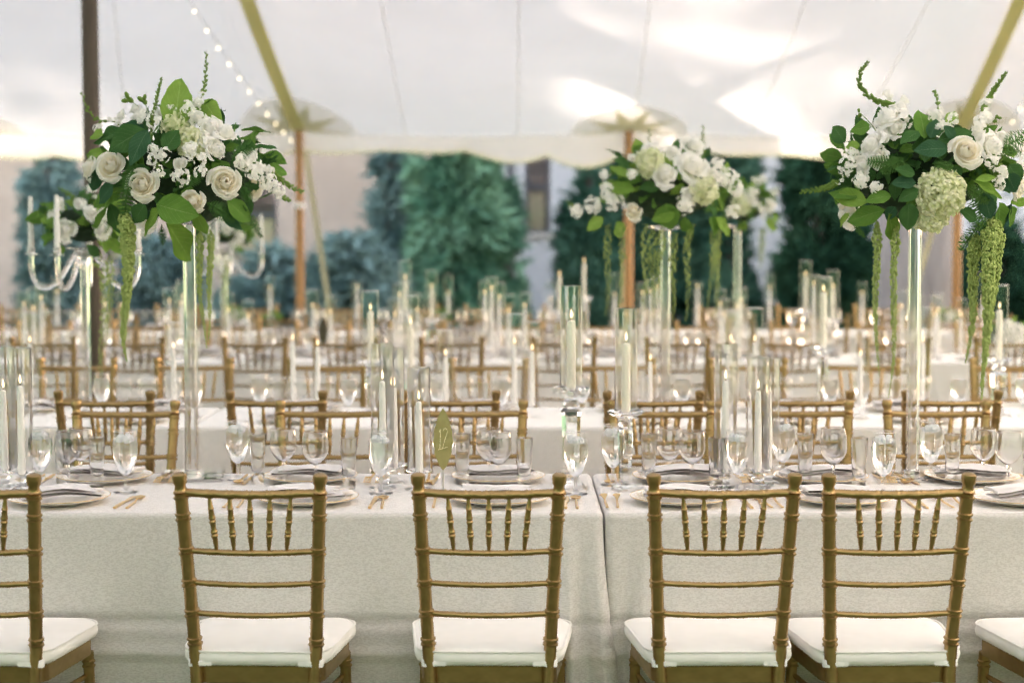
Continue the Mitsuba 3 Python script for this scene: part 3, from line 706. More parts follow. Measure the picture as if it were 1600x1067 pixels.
def low_candle(x, y, tip, ctop, label, near, r=0.035, white=True, chimney=True, group='low candle holders'):
    t = thing('candle_holder', f'low glass candle holder, {label}', 'candle holder', group)
    part(t, 'base', memo(('lowbase', near), lambda: mikit.ply(low_holder_mesh(), 'm_glass' if near else 'm_sheet', smooth=40)), tr(x, y, TOP))
    if chimney:
        h = ctop - TOP - 0.062
        part(t, 'chimney', memo(('chim', round(h, 2), r, near), lambda: mikit.ply(chimney_mesh(round(h, 2), r, near), 'm_glass' if near else 'm_sheet', smooth=40)), tr(x, y, TOP + 0.0625))
        if not near:
            a = np.linspace(0, 2 * math.pi, 21); part(t, 'rim', memo(('rim', r), lambda: mikit.ply(tube(np.stack([r * np.cos(a), r * np.sin(a), 0 * a], -1), 0.0018, 5, False), 'm_glass', smooth=True)), tr(x, y, TOP + 0.0625 + round(h, 2)))
    z = TOP + 0.049
    candle(x, y, z, round(tip - z, 2), 0.0115, 0.0085, f'white taper candle, {label}', 'lit taper candles', True, white)
def tall_mesh(fluted):
    # solid crystal candlestick 0.30 m high with a faceted dish
    out = []
    n, ph = (8, 0.0) if fluted else (4, math.pi / 4)
    k = 1.0 if fluted else 1.32
    out = lathe([(0.0004, 0.0), (0.044 * k, 0.0), (0.046 * k, 0.004), (0.044 * k, 0.010), (0.034 * k, 0.014), (0.030 * k, 0.022), (0.024 * k, 0.028), (0.021 * k, 0.040), (0.0225 * k, 0.15), (0.0245 * k, 0.215), (0.026 * k, 0.228), (0.019 * k, 0.236), (0.024 * k, 0.246), (0.020 * k, 0.256), (0.016 * k, 0.262), (0.0004, 0.2625)], n, ph)
    dish = lathe([(0.0004, 0.2626), (0.018, 0.2627), (0.022, 0.266), (0.056, 0.288), (0.061, 0.294), (0.055, 0.300), (0.030, 0.296), (0.0160, 0.295), (0.0160, 0.285), (0.0004, 0.2845)], 8)
    return out, dish
def tall_candle(x, y, label, near, fluted, top=0.0, ch=0.30, cr=0.034, candle_h=0.21, chimney=True):
    t = thing('candlestick', f'tall clear crystal candlestick, {label}', 'candlestick', 'tall crystal candlesticks')
    a, b = memo(('tall', fluted), lambda: tuple(mikit.ply(q, 'm_glass', smooth=False) for q in tall_mesh(fluted)))
    m = tr(x, y, TOP, 0.3)
    m[2, 2] = 1 + top / 0.30
    part(t, 'column', a, m); part(t, 'drip_dish', b, m)
    z = TOP + 0.30 + top
    if chimney:
        part(t, 'chimney', memo(('chim', ch, cr, near), lambda: mikit.ply(chimney_mesh(ch, cr, near), 'm_glass' if near else 'm_sheet', smooth=40)), tr(x, y, z + 0.002))
        if not near: a_ = np.linspace(0, 2 * math.pi, 21); part(t, 'rim', memo(('rim', cr), lambda: mikit.ply(tube(np.stack([cr * np.cos(a_), cr * np.sin(a_), 0 * a_], -1), 0.0018, 5, False), 'm_glass', smooth=True)), tr(x, y, z + 0.002 + ch))
    candle(x, y, z - 0.013, candle_h, 0.0135, 0.0125, f'cream taper candle on tall candlestick, {label}', 'lit taper candles')
# front table
low_candle(-1.487, 5.01, 1.065, 1.175, 'leftmost on the front table', True)
low_candle(-1.560, 5.08, 1.04, 1.17, 'at the left edge of the front table', True)
low_candle(-0.395, 5.05, 1.070, 1.185, 'tallest of three left of the number card', True)
low_candle(-0.368, 5.16, 1.045, 1.165, 'behind two others left of the number card', True, 0.033)
low_candle(-0.283, 5.03, 1.015, 1.115, 'shortest, just left of the number card', True)
low_candle(0.652, 5.06, 1.075, 1.185, 'leftmost of three right of the crystal candlesticks', True)
low_candle(0.752, 5.06, 1.040, 1.145, 'middle of three right of the crystal candlesticks', True)
low_candle(0.797, 5.14, 1.020, 1.135, 'rightmost of three right of the crystal candlesticks', True, 0.033)
tall_candle(0.180, 5.05, 'taller of the pair at the table seam', True, False, 0.012, 0.305, 0.0345, 0.215)
tall_candle(0.345, 5.02, 'shorter of the pair at the table seam', True, True, -0.055, 0.305, 0.0345, 0.215)
# second row
Y2, Y3, Y4 = 7.04, 10.33, 12.98
for i, (x, tip, ct, ch) in enumerate([(-0.93, 1.06, 0, False), (-0.82, 1.045, 0, False), (0.01, 1.045, 1.17, True), (0.085, 1.02, 1.14, True), (0.925, 1.06, 1.19, True), (0.945, 1.03, 1.17, True), (1.02, 1.065, 1.20, True), (-2.05, 1.05, 1.18, True), (1.75, 1.05, 1.2, True)]):
    low_candle(x, Y2 + 0.06 * math.sin(i * 4), tip, ct, f'{ORD[i]} low one along the second table row', False, white=True, chimney=ch)
for i, (x, top, hh) in enumerate([(-0.60, -0.06, 0.22), (-0.43, -0.10, 0.20), (1.315, 0.0, 0.24), (2.07, -0.055, 0.22)]):
    tall_candle(x, Y2 + 0.05 * math.sin(i * 3), f'{ORD[i]} tall one along the second table row', False, i % 2 == 0, top, 0.29 + 0.02 * (i % 2), 0.035, hh)
for i, (p, tip, ct) in enumerate([(36, 1.06, 1.15), (48, 1.03, 1.17), (68, 1.10, 1.2), (185, 1.05, 1.15), (268, 1.08, 1.17), (278, 1.06, 1.19), (287, 1.11, 1.22), (488, 1.05, 1.16), (515, 1.01, 1.12), (625, 1.12, 1.2), (757, 1.13, 1.21), (768, 1.16, 1.24), (780, 1.10, 1.2), (795, 1.02, 1.13), (820, 1.05, 1.14), (1005, 1.13, 1.2), (1016, 1.14, 1.22), (1030, 1.16, 1.24)]):
    low_candle((p - 800) / 252.0, Y3 + 0.09 * math.sin(i * 2.7), tip, ct, f'{ORD[i]} low one along the third table row', False)
for i, (p, tip, ct) in enumerate([(1126, 1.06, 1.16), (1160, 1.08, 1.17), (1269, 1.19, 1.25), (1295, 1.12, 1.22), (1405, 1.05, 1.16), (1440, 1.02, 1.13), (1460, 1.0, 1.12)]):
    low_candle((p - 800) / 252.0, Y3 + 0.09 * math.sin(i * 2.7), tip, ct, f'{ORD[i]} low one in the right half of the third table row', False)
for i, (p, top, hh, ch) in enumerate([(633, 0.0, 0.20, True), (674, -0.06, 0.20, True), (874, 0.0, 0.22, False), (913, 0.08, 0.22, False), (1257, 0.0, 0.22, True), (1305, -0.06, 0.20, True)]):
    tall_candle((p - 800) / 252.0, Y3 + 0.08 * math.sin(i * 3), f'{ORD[i]} tall one along the third table row', False, i % 2 == 0, top, 0.30, 0.035, hh, ch)
for i, (x, tip) in enumerate([(-2.62, 1.02), (-2.5, 1.06), (-1.74, 1.03), (-1.62, 0.99), (-0.72, 1.0), (-0.58, 1.03), (0.42, 1.0), (1.30, 1.0), (1.38, 1.05), (2.62, 1.03), (2.75, 1.0)]):
    low_candle(x, Y3 - 0.13 + 0.05 * math.sin(i * 3.1), tip, tip + 0.11, f'{ORD[i]} of a nearer line along the third table row', False)
for i, (x, tip) in enumerate([(-2.28, 1.0), (-1.42, 1.03), (-1.34, 0.99), (-0.28, 1.0), (0.50, 1.02), (0.58, 0.98), (1.46, 1.0), (2.28, 1.02)]):
    low_candle(x, Y2 - 0.08 + 0.04 * math.sin(i * 3.1), tip, tip + 0.115, f'{ORD[i]} of a nearer line along the second table row', False)
for i, p in enumerate([90, 160, 330, 420, 560, 700, 860, 960, 1090, 1200, 1350, 1530]):
    low_candle((p - 800) / 200.0, Y4 + 0.09 * math.sin(i * 2.7), 1.04 + 0.05 * math.sin(i * 5), 1.16 + 0.04 * math.sin(i * 3), f'{ORD[i]} low one along the farthest table row', False)

# ------------------------------------------------------------------ table number cards
def number_leaf(x, y, rz, label, number):
    t = thing('number_card', label, 'table number')
    z = np.linspace(0, 1, 30)
    w = 0.0285 * np.sin(math.pi * np.clip(z, 0.004, 0.996) ** 0.92) ** 0.75 * (1 + 0.05 * np.sin(z * 31))
    poly = Polygon(list(zip(-w, z * 0.182)) + list(zip(w[::-1], z[::-1] * 0.182)))
    m = extrude(poly.simplify(0.0002), -0.0012, 0.0012)
    R = tr(x, y, TOP + 0.083, rz) @ np.array([[1, 0, 0, 0], [0, 0, -1, 0], [0, 1, 0, 0], [0, 0, 0, 1.0]])
    part(t, 'leaf_board', mikit.ply(m, 'm_numleaf' if number else 'm_numback'), R)
    stem = cat([tube([[0, 0, 0], [0, 0, 0.095]], 0.0028, 8), lathe([(0.0004, 0), (0.022, 0), (0.022, 0.002), (0.004, 0.004), (0.0004, 0.004)], 20)])
    part(t, 'stem', mikit.ply(stem, 'm_silver', smooth=40), tr(x, y + 0.004, TOP))
    if number:
        # hand-drawn figures 1 and 2 as thin raised strokes
        one = np.array([[-0.0125, 0.112], [-0.0085, 0.122], [-0.0088, 0.10], [-0.0095, 0.075], [-0.0105, 0.062]])
        foot = np.array([[-0.0145, 0.060], [-0.010, 0.0615], [0.002, 0.064], [0.013, 0.0675]])
        a = np.linspace(2.9, -0.9, 14)
        two_ = np.vstack([np.column_stack([0.0062 + 0.0062 * np.cos(a), 0.1125 + 0.0105 * np.sin(a)]), [[0.006, 0.092], [0.0015, 0.078], [-0.001, 0.0665]]])
        strokes = cat([tube(np.column_stack([s, np.full(len(s), 0.0016)]), 0.0010, 6) for s in (one, two_, foot)])
        part(t, 'numerals', mikit.ply(strokes, 'm_cream', smooth=True), R, 'pale hand drawn number 12')
    return t
number_leaf(-0.203, 4.87, 0.25, 'olive leaf shaped card reading 12 on silver stem, on the front table', True)
number_leaf(-1.16, 10.2, 0.1, 'dark leaf shaped number card, leftmost of those on the third table row', False)
number_leaf(1.49, 10.2, 1.0, 'leaf shaped number card turned edge on, right half of the third table row', False)
number_leaf(-0.135, 12.85, 0.6, 'dark leaf shaped number card in the middle of the farthest table row', False)
number_leaf(2.36, 12.85, 0.2, 'dark leaf shaped number card in the right half of the farthest table row', False)

# ------------------------------------------------------------------ flowers
def petal(theta, R, o, hw, rngp, nu=9, nv=8, ruffle=0.0, cup=1.0):
    """One petal: o runs from 0 (innermost, tightly furled) to 1 (outermost, reflexed)."""
    u = np.linspace(-1, 1, nu)[:, None]; v = np.linspace(0, 1, nv)[None]
    e = 1 - 0.16 * np.abs(u) ** 2.2 + 0.06 * o * np.exp(-(u / 0.22) ** 2)
    vv = v * e
    curl = np.clip((vv - 0.66) / 0.34, 0, 1) ** 1.7
    belly = np.sin(np.clip(vv, 0, 1) ** 0.7 * math.pi / 2)
    close = 1 - 0.80 * (1 - o) ** 1.5 * np.clip(vv, 0, 1) ** 2.5
    rho = R * ((0.24 + 0.62 * o) * belly * close + 0.20 * o ** 1.3 * curl)
    h = R * cup * ((1.0 - 0.16 * o - 0.22 * o * o) * vv ** 0.9 - (0.42 * o ** 1.4) * curl)
    wid = hw * np.sin(np.clip(0.25 + 0.75 * vv, 0, 1) * math.pi * 0.60)
    ang = theta + u * wid + 0.5 * (1 - o) * vv
    edge = np.abs(u) ** 3
    rho = rho * (1 + 0.09 * u * (0.5 + 0.5 * o)) + R * (0.05 * edge * o + ruffle * np.sin(u * 6 + theta * 3) * vv ** 2)
    h = h + R * 0.025 * np.sin(u * 5 + theta) * vv + R * ruffle * 0.7 * np.sin(u * 7.3 + theta * 5) * vv ** 2
    V = np.stack([rho * np.cos(ang), rho * np.sin(ang), h + 0 * ang], -1).reshape(-1, 3)
    return V, grid_faces(nu, nv), np.stack([(u + 1) / 2 + 0 * v, 0 * u + v], -1).reshape(-1, 2)
def rose(R, seed, n=22, ruffle=0.02, openness=1.0, cup=1.0):
    r = np.random.default_rng(seed); vs, fs, us, k = [], [], [], 0; R = R * 0.97
    for i in range(n):
        o = (i / (n - 1)) ** 0.9 * openness
        V, F, U = petal(i * 2.39996 + r.uniform(-.25, .25), R * r.uniform(0.94, 1.05), o, 1.35 - 0.62 * o, r, ruffle=ruffle, cup=cup)
        vs.append(V); fs.append(F + k); us.append(U); k += len(V)
    v = np.vstack(vs); v[:, 2] -= R * 0.45 * cup
    return v, np.vstack(fs), np.vstack(us)
def leaf_mesh(seed, nu=5, nv=11):
    r = np.random.default_rng(seed)
    u = np.linspace(-1, 1, nu)[:, None]; v = np.linspace(0, 1, nv)[None]
    w = np.sin(math.pi * np.clip(v, 0.001, 0.999) ** r.uniform(0.80, 0.95)) ** r.uniform(0.68, 0.85) * (1 - 0.28 * v ** 3) * (1 + 0.025 * np.sin(v * r.uniform(24, 34) + u * 1.5))
    x = 0.55 * u * w; y = v + 0 * u
    z = 0.16 * np.abs(x) - r.uniform(0.10, 0.36) * (v - 0.2) ** 2 + 0.045 * np.sin(v * 11 + u * 2 + r.uniform(0, 6)) * np.abs(u) - r.uniform(0, .25) * x * v
    return np.stack([x + 0.03 * np.sin(v * 3) , y, z + 0 * x], -1).reshape(-1, 3), grid_faces(nu, nv), np.stack([(u + 1) / 2 + 0 * v, y], -1).reshape(-1, 2)
LEAVES = [leaf_mesh(s) for s in range(12)]
def leaf_at(base, tip, width, nrm, idx):
    b, t = np.array(base, float), np.array(tip, float); L = np.linalg.norm(t - b); yv = (t - b) / L
    x = unit(np.cross(yv, nrm)); z = np.cross(x, yv)
    v, f, uv = LEAVES[idx % len(LEAVES)]
    return b + v[:, :1] * width * x + v[:, 1:2] * L * yv + v[:, 2:3] * (0.6 * L) * z, f, uv
def fern(base, tip, width, nrm, seed):
    r = np.random.default_rng(seed)
    b, t = np.array(base, float), np.array(tip, float); L = np.linalg.norm(t - b); yv = (t - b) / L; x = unit(np.cross(yv, nrm)); z = np.cross(x, yv)
    n = 15; V, F = [], []
    def P(a, s, h): return b + yv * a * L + x * s + z * h
    for i in range(n):
        a = 0.10 + 0.88 * i / n; w = width / 2 * math.sin(math.pi * (0.12 + 0.86 * (1 - i / n)) ** 1.0) ** 0.6 * (1 - 0.55 * i / n) * 1.15
        for s in (-1, 1):
            m = 5
            k = len(V)
            for q in range(m + 1):
                g = q / m; cx = s * w * g; al = a + 0.30 * w / L * g; hh = -0.25 * w * g * g + r.uniform(-.004, .004)
                t_ = 0.030 * L * (1 - g) ** 0.6 * (1.0 if q % 2 == 0 else 0.62) + 0.0004
                V += [P(al - t_ / L, cx, hh), P(al + t_ / L, cx, hh)]
            for q in range(m): F += [[k + 2 * q, k + 2 * q + 2, k + 2 * q + 3], [k + 2 * q, k + 2 * q + 3, k + 2 * q + 1]]
    st = tube([P(0, 0, 0), P(0.5, 0, 0.003), P(1, 0, 0)], [0.0014, 0.001, 0.0005], 5)
    return cat([M(V, F), st])
BALL0 = trimesh.creation.icosphere(1, 1.0); BALL = (np.array(BALL0.vertices), np.array(BALL0.faces))
OCT = trimesh.creation.icosahedron(); OCT = (np.array(OCT.vertices), np.array(OCT.faces))
def blobs(centres, radii, axes=None, stretch=1.0, base=OCT):
    V, F, k = [], [], 0
    for i, (c, r) in enumerate(zip(centres, radii)):
        v = base[0] * r
        if axes is not None: v = (base[0] * [r, r, r * stretch]) @ frame(axes[i]).T
        V.append(v + c); F.append(base[1] + k); k += len(v)
    return M(np.vstack(V), np.vstack(F))
def floret(c, nrm, r, R, n=5):
    fr = frame(nrm, spin=R.uniform(0, 6)); V, F, U = [np.zeros(3)], [], [[0.5, 0.2]]
    for i in range(n):
        a = i * 2 * math.pi / n; d = np.array([math.cos(a), math.sin(a), 0]); e = np.array([-math.sin(a), math.cos(a), 0]); k = len(V)
        tw = R.uniform(-0.25, 0.25)
        V += [d * r * 0.55 + e * r * 0.42 + [0, 0, r * (0.25 + tw)], d * r * 1.0 + e * r * 0.18 + [0, 0, r * (0.12 + tw * .5)], d * r * 1.0 - e * r * 0.18 + [0, 0, r * (0.12 - tw * .5)], d * r * 0.55 - e * r * 0.42 + [0, 0, r * (0.25 - tw)], d * r * 0.7 + [0, 0, r * 0.34]]
        U += [[0.5, 0.7], [0.5, 1], [0.5, 1], [0.5, 0.7], [0.5, 0.8]]
        F += [[0, k, k + 4], [k, k + 1, k + 4], [k + 1, k + 2, k + 4], [k + 2, k + 3, k + 4], [k + 3, 0, k + 4]]
    return np.array(V) @ fr.T + c, np.array(F), np.array(U)
KN = np.convolve(np.random.default_rng(5).random(1003), [.25, .5, .25], 'same')
def join(items):
    V, F, U, k = [], [], [], 0
    for v, f, u in items: V.append(v); F.append(f + k); U.append(u); k += len(v)
    return np.vstack(V), np.vstack(F), np.vstack(U)
def curve(pts, n):
    from scipy.interpolate import make_interp_spline
    p = np.array(pts, float); k = min(3, len(p) - 1)
    s = np.concatenate([[0], np.cumsum(np.linalg.norm(np.diff(p, axis=0), axis=1))]); s /= s[-1]
    return make_interp_spline(s, p, k=k)(np.linspace(0, 1, n))
class Bouquet:
    """A flower arrangement; local units: x right, z up, y away, in metres from the top of its stand."""
    def __init__(self, name, label, pos, size=(0.33, 0.24, 0.25), mid=0.13, scale=1.0, seed=1, group='tall flower arrangements'):
        self.t = thing(name, label, 'flower arrangement', group)
        self.o = np.array(pos, float); self.A = np.array(size) * scale; self.mid = mid * scale; self.R = np.random.default_rng(seed); self.seed = seed; self.n = 0
    def surf(self, x, z, back=1.0, k=1.0):
        q = 1 - (x / self.A[0]) ** 2 - ((z - self.mid) / self.A[2]) ** 2
        return -back * k * self.A[1] * math.sqrt(max(q, 0.02))
    def add(self, name, v, f, m, uv=None, smooth=True, label=None, stuff=False):
        part(self.t, name, mikit.ply(M(np.asarray(v) + self.o, f), m, smooth=smooth, uv=uv), label=label, stuff=stuff)
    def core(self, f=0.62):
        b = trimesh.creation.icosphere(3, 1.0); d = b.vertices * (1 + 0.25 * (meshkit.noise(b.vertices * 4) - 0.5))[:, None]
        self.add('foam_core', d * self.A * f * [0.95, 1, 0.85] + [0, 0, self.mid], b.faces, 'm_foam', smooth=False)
    def rose(self, x, z, r, nrm=None, white=False, k=1.0, n=24, ruffle=0.02, opening=1.0, cup=1.0, back=1.0, name='rose', label=None):
        y = self.surf(x, z, back, k)
        if nrm is None: nrm = unit([x / self.A[0] ** 1.0 * 0.9, -1.0 * back, (z - self.mid) / self.A[2] * 0.7 + 0.25])
        self.n += 1
        v, f, u = rose(r, self.seed * 100 + self.n, n, ruffle, opening, cup)
        self.add(name, v @ frame(nrm).T + [x, y, z], f, 'm_white_petal' if white else 'm_rose', u, label=label)
    def leaf(self, b, t, w, tone, k=(0.9, 1.05), tilt=None, back=1.0):
        self.n += 1
        yb, yt = self.surf(b[0], b[1], back, k[0]), self.surf(t[0], t[1], back, k[1])
        R = self.R
        if tilt is None and t[1] - b[1] > 0.08: tilt = (0.1, -1.0 * back, 0.05)
        nrm = unit(np.array([R.uniform(-.35, .35), -1.0 * back, R.uniform(0.05, 0.65)]) if tilt is None else tilt)
        v, f, u = leaf_at((b[0], yb - 0.01 * back, b[1]), (t[0], yt - 0.015 * back, t[1]), w, nrm, self.seed * 5 + self.n)
        self.add('leaf', v, f, (('m_leaf_dark', 'm_leaf_blue'), ('m_leaf_mid', 'm_leaf_fresh'), ('m_leaf_light', 'm_leaf_light'))[tone][self.n % 2], u)
    def fern(self, b, t, w, k=1.1):
        self.n += 1
        m = fern((b[0], self.surf(b[0], b[1], 1, k) - 0.01, b[1]), (t[0], self.surf(t[0], t[1], 1, k) - 0.03, t[1]), w, (self.R.uniform(-.3, .3), -1, self.R.uniform(0, .5)), self.seed * 50 + self.n)
        self.add('fern_frond', m.vertices, m.faces, 'm_fern')
    def hydrangea(self, x, z, r, n=120, k=0.9, sz=1.0, back=1.0):
        self.n += 1; R = self.R
        y = self.surf(x, z, back, k); its = []
        for i in range(n):
            a = math.acos(1 - 2 * (i + 0.5) / n); ph = i * 2.39996
            d = np.array([math.sin(a) * math.cos(ph), math.sin(a) * math.sin(ph), math.cos(a)])
            its.append(floret(d * [r, r * 0.9, r * sz] * R.uniform(0.78, 1.10) + [x, y, z], unit(d + R.normal(0, .45, 3)), 0.0175 * R.uniform(.85, 1.15), R, 4))
        v, f, u = join(its); self.add('hydrangea', v, f, 'm_hydra', u, smooth=False)
    def cluster(self, x, z, r, n=14, k=1.02, white=True, fr=0.011, back=1.0):
        R = self.R; y = self.surf(x, z, back, k); its = []; fr = fr * 0.8
        for i in range(int(n * 1.7)):
            d = unit(R.normal(0, 1, 3) + [0, -0.8 * back, 0.1]); its.append(floret(np.array([x, y, z]) + d * r * R.uniform(0.6, 1.0), unit(d + R.normal(0, .3, 3)), fr * R.uniform(.8, 1.2), R))
        v, f, u = join(its); self.add('stock_flower', v, f, 'm_white_petal', u, smooth=False)
    def spike(self, pts, buds=24, blooms=10, br=0.0045, fr=0.012, split=0.55, k=1.0, name='flower_spike', taper=0.45, y_off=0.0):
        """Stem, florets on its lower part and buds on its upper part."""
        R = self.R
        p = curve([(x, self.surf(x, z, 1, k) + y_off, z) for x, z in pts], 40)
        st = tube(p, np.linspace(0.0022, 0.0008, 40), 6)
        key = fresh(f'{self.t}__{name}')
        cs, rs, ax = [], [], []
        for i in range(buds):
            g = split + (1 - split) * (i + 0.5) / buds; c = p[int(g * 39)]; tg = unit(p[min(39, int(g * 39) + 1)] - p[max(0, int(g * 39) - 1)])
            d = unit(np.cross(tg, [math.cos(i * 2.4), math.sin(i * 2.4), 0.3])); rr = br * (1 - taper * (i / buds)) * R.uniform(.85, 1.15)
            cs.append(c + d * rr * 1.25); rs.append(rr); ax.append(unit(d * 0.7 + tg))
        g = cat([st, blobs(cs, rs, ax, 1.7, BALL)]) if buds else st
        put(key, mikit.ply(moved(g, self.o), 'm_sprig', smooth=40))
        if blooms:
            its = []
            for i in range(blooms):
                gq = split * (i + 0.5) / blooms; c = p[int(gq * 39)]; d = unit(R.normal(0, 1, 3) + [0, -0.7, 0]); its.append(floret(c + d * fr * 0.9, d, fr * R.uniform(.8, 1.2), R))
            v, f, u = join(its); part(key, 'bloom', mikit.ply(M(v + self.o, f), 'm_white_petal', uv=u))
    def amaranth(self, pts, r0, r1, k=1.0, n=None, clump=1.0):
        R = self.R
        y0 = self.surf(pts[0][0], pts[0][1], 1, k)
        L = sum(math.dist(a, b) for a, b in zip(pts, pts[1:])); n = n or int(L * 2100 * max(1, r0 / 0.012))
        p = curve([(x, y0, z) for x, z in pts], 200); cs, rs = [], []; ph = R.uniform(0, 6, 3); gg = np.linspace(0, 1, 200)
        p[:, 0] += 0.006 * np.sin(gg * 7 + ph[0]) * gg; p[:, 1] += 0.010 * np.sin(gg * 5 + ph[1]) * gg
        for i in range(n):
            g = (i + R.random()) / n; q = p[min(199, int(g * 199))]; rad = (r0 + (r1 * 0.45 - r0) * g ** 1.5) * min(1, 0.35 + g * 8) * (0.62 + 0.76 * KN[int(g * L * 190 + 37 * self.n) % 997] * (0.5 + 0.5 * clump))
            a = R.uniform(0, 2 * math.pi); c = q + rad * R.uniform(0.5, 1.0) * np.array([math.cos(a), math.sin(a), 0]); cs.append(c); rs.append(rad * R.uniform(0.16, 0.30) + 0.0007)
        self.add('amaranth_tassel', *(lambda m: (m.vertices, m.faces))(blobs(cs, rs)), 'm_amar', smooth=False)
    def fill(self, n, size=0.055, tones=(0, 0, 0, 1, 1), lo=0.62, hi=0.95, stuff_after=None):
        R = self.R; its = {0: [], 1: [], 2: []}
        for i in range(n):
            d = unit(R.normal(0, 1, 3)); d[2] = abs(d[2]) * 0.8 - 0.35 * (R.random() < 0.4); d = unit(d)
            b = d * self.A * R.uniform(lo, hi) * 0.85 + [0, 0, self.mid]; dr_ = unit(d + R.normal(0, .6, 3) + [0, 0, -0.25]); s = size * R.uniform(.7, 1.25)
            its[tones[R.integers(len(tones))]].append(leaf_at(b, b + dr_ * s, s * 0.55, unit(d + R.normal(0, .4, 3)), R.integers(99)))
        for tone, l in its.items():
            if l:
                v, f, u = join(l); self.add('foliage', v, f, ('m_leaf_dark', 'm_leaf_mid', 'm_leaf_light')[tone], u, stuff=True)

def stand(x, y, height, label, base=0.10, near=True, stem_r=0.0215, plate_r=0.085):
    t = thing('flower_stand', label, 'flower stand', 'clear flower stands')
    z = TOP
    part(t, 'base', mikit.ply(box(-base, base, -base, base, 0, 0.014, 0.004), 'm_acrylic'), tr(x, y, z, 0.12))
    part(t, 'stem', mikit.ply(lathe([(0.0004, 0), (stem_r - 0.001, 0), (stem_r, 0.001), (stem_r, height - 0.03), (stem_r - 0.001, height - 0.029), (stem_r * 0.66, height - 0.029), (stem_r * 0.66, 0.012), (0.0004, 0.012)], 32), 'm_acrylic', smooth=40), tr(x, y, z + 0.0145))
    part(t, 'collar', mikit.ply(lathe([(stem_r + 0.0008, 0), (stem_r + 0.003, 0.001), (stem_r + 0.003, 0.010), (stem_r + 0.0008, 0.011)], 32), 'm_silver', smooth=40), tr(x, y, z + 0.0146))
    part(t, 'plate', mikit.ply(lathe([(0.0004, 0), (0.03, 0.0), (plate_r, 0.012), (plate_r + 0.002, 0.016), (plate_r - 0.002, 0.018), (0.0004, 0.012)], 40), 'm_acrylic', smooth=40), tr(x, y, z + height - 0.0135))
U = 1 / 495.0
# --- left arrangement on the front table
LX, LY, LZ = -1.020, 5.27, 1.560
stand(LX, LY, LZ - TOP, 'clear acrylic column stand under the left arrangement on the front table')
B = Bouquet('flower_arrangement', 'large white rose arrangement with hanging green tassels, left on the front table', (LX, LY, LZ), seed=3)
def L(x, y): return ((x - 300) * U, (345 - y) * U)
B.core()
for x, y, r, nrm in ((255, 292, 28, (-.15, -1, .12)), (203, 264, 25, (-.12, -1, .25)), (163, 266, 22, (-.95, -.6, .25)), (378, 288, 27, (.30, -1, .10)), (330, 317, 21, (-.2, -1, -.25))):
    B.rose(*L(x, y), r * U * 1.04, nrm, k=1.12)
for x, y, r, nrm in ((372, 214, 25, (.5, -.45, .9)), (362, 240, 22, (.8, -.6, .2)), (331, 193, 15, (.0, -1, .35)), (200, 184, 13, (-.8, -.5, .3)), (222, 173, 13, (-.5, -.5, .9)), (275, 183, 13, (.2, -.6, .9))):
    B.rose(*L(x, y), r * U * 1.05, nrm, white=True, n=15, ruffle=0.07, k=1.05, name='lisianthus', cup=1.1)
for b, t, w, tone, kk in (((297, 212), (294, 119), 44, 2, 1.0), ((331, 162), (365, 201), 34, 2, 0.9), ((220, 214), (155, 224), 30, 0, 1.15), ((256, 216), (211, 200), 26, 0, 1.05), ((258, 211), (204, 243), 42, 0, 1.2), ((263, 212), (244, 264), 28, 0, 1.25), ((182, 216), (151, 213), 21, 2, 1.05), ((188, 247), (151, 243), 20, 2, 1.05), ((206, 314), (159, 356), 46, 1, 1.2), ((209, 293), (181, 320), 28, 0, 1.15), ((259, 321), (237, 352), 26, 0, 1.15), ((284, 329), (251, 369), 27, 1, 1.3), ((281, 322), (343, 338), 42, 1, 1.35), ((293, 350), (312, 409), 41, 1, 1.35), ((379, 316), (411, 347), 29, 1, 1.15), ((335, 335), (346, 369), 23, 1, 1.2), ((288, 242), (309, 211), 28, 0, 1.1), ((270, 330), (262, 352), 20, 0, 1.1), ((240, 205), (262, 180), 22, 0, .9), ((318, 205), (322, 172), 24, 1, .9), ((390, 250), (418, 232), 22, 0, 1.0), ((165, 300), (180, 262), 20, 0, .9), ((196, 320), (205, 368), 22, 0, .9), ((365, 330), (395, 360), 18, 0, 1.0)):
    B.leaf(L(*b), L(*t), w * U, tone, (kk * 0.96, kk * 1.04))
for b, t, w in (((236, 258), (222, 352), 34), ((246, 250), (232, 312), 30), ((400, 322), (420, 374), 18), ((348, 318), (392, 345), 34), ((385, 258), (416, 226), 32), ((400, 292), (412, 318), 24), ((280, 352), (276, 384), 16), ((318, 300), (352, 268), 26)):
    B.fern(L(*b), L(*t), w * U)
B.hydrangea(*L(296, 203), 17 * U, 40, sz=0.8); B.hydrangea(*L(326, 228), 21 * U, 60, k=0.95)
for x, y, r, n in ((330, 243, 15, 16), (345, 256, 12, 10), (317, 282, 15, 16), (345, 277, 11, 10), (275, 240, 9, 8), (290, 250, 11, 10), (282, 274, 10, 9), (272, 256, 8, 7), (402, 258, 14, 14), (420, 274, 16, 18), (436, 288, 14, 14), (448, 300, 11, 10), (250, 190, 14, 12), (268, 196, 12, 10), (318, 178, 13, 12), (326, 165, 9, 8), (166, 205, 8, 6)):
    B.cluster(*L(x, y), r * U, n, k=1.2)
def LL(*pts): return [L(*p) for p in pts]
B.spike(LL((196, 208), (178, 192), (158, 186), (145, 166), (139, 147)), 12, 7, 0.0048, 0.010, 0.45)
B.spike(LL((262, 235), (262, 190), (264, 124)), 60, 0, 0.0042, 0.01, 0.22)
B.spike(LL((322, 180), (330, 135), (333, 84)), 20, 6, 0.0040, 0.011, 0.40, taper=.3)
B.spike(LL((392, 255), (425, 262), (455, 287), (484, 302)), 26, 14, 0.0050, 0.012, 0.5)
B.spike(LL((400, 262), (430, 290), (462, 316)), 8, 12, 0.0045, 0.012, 0.8)
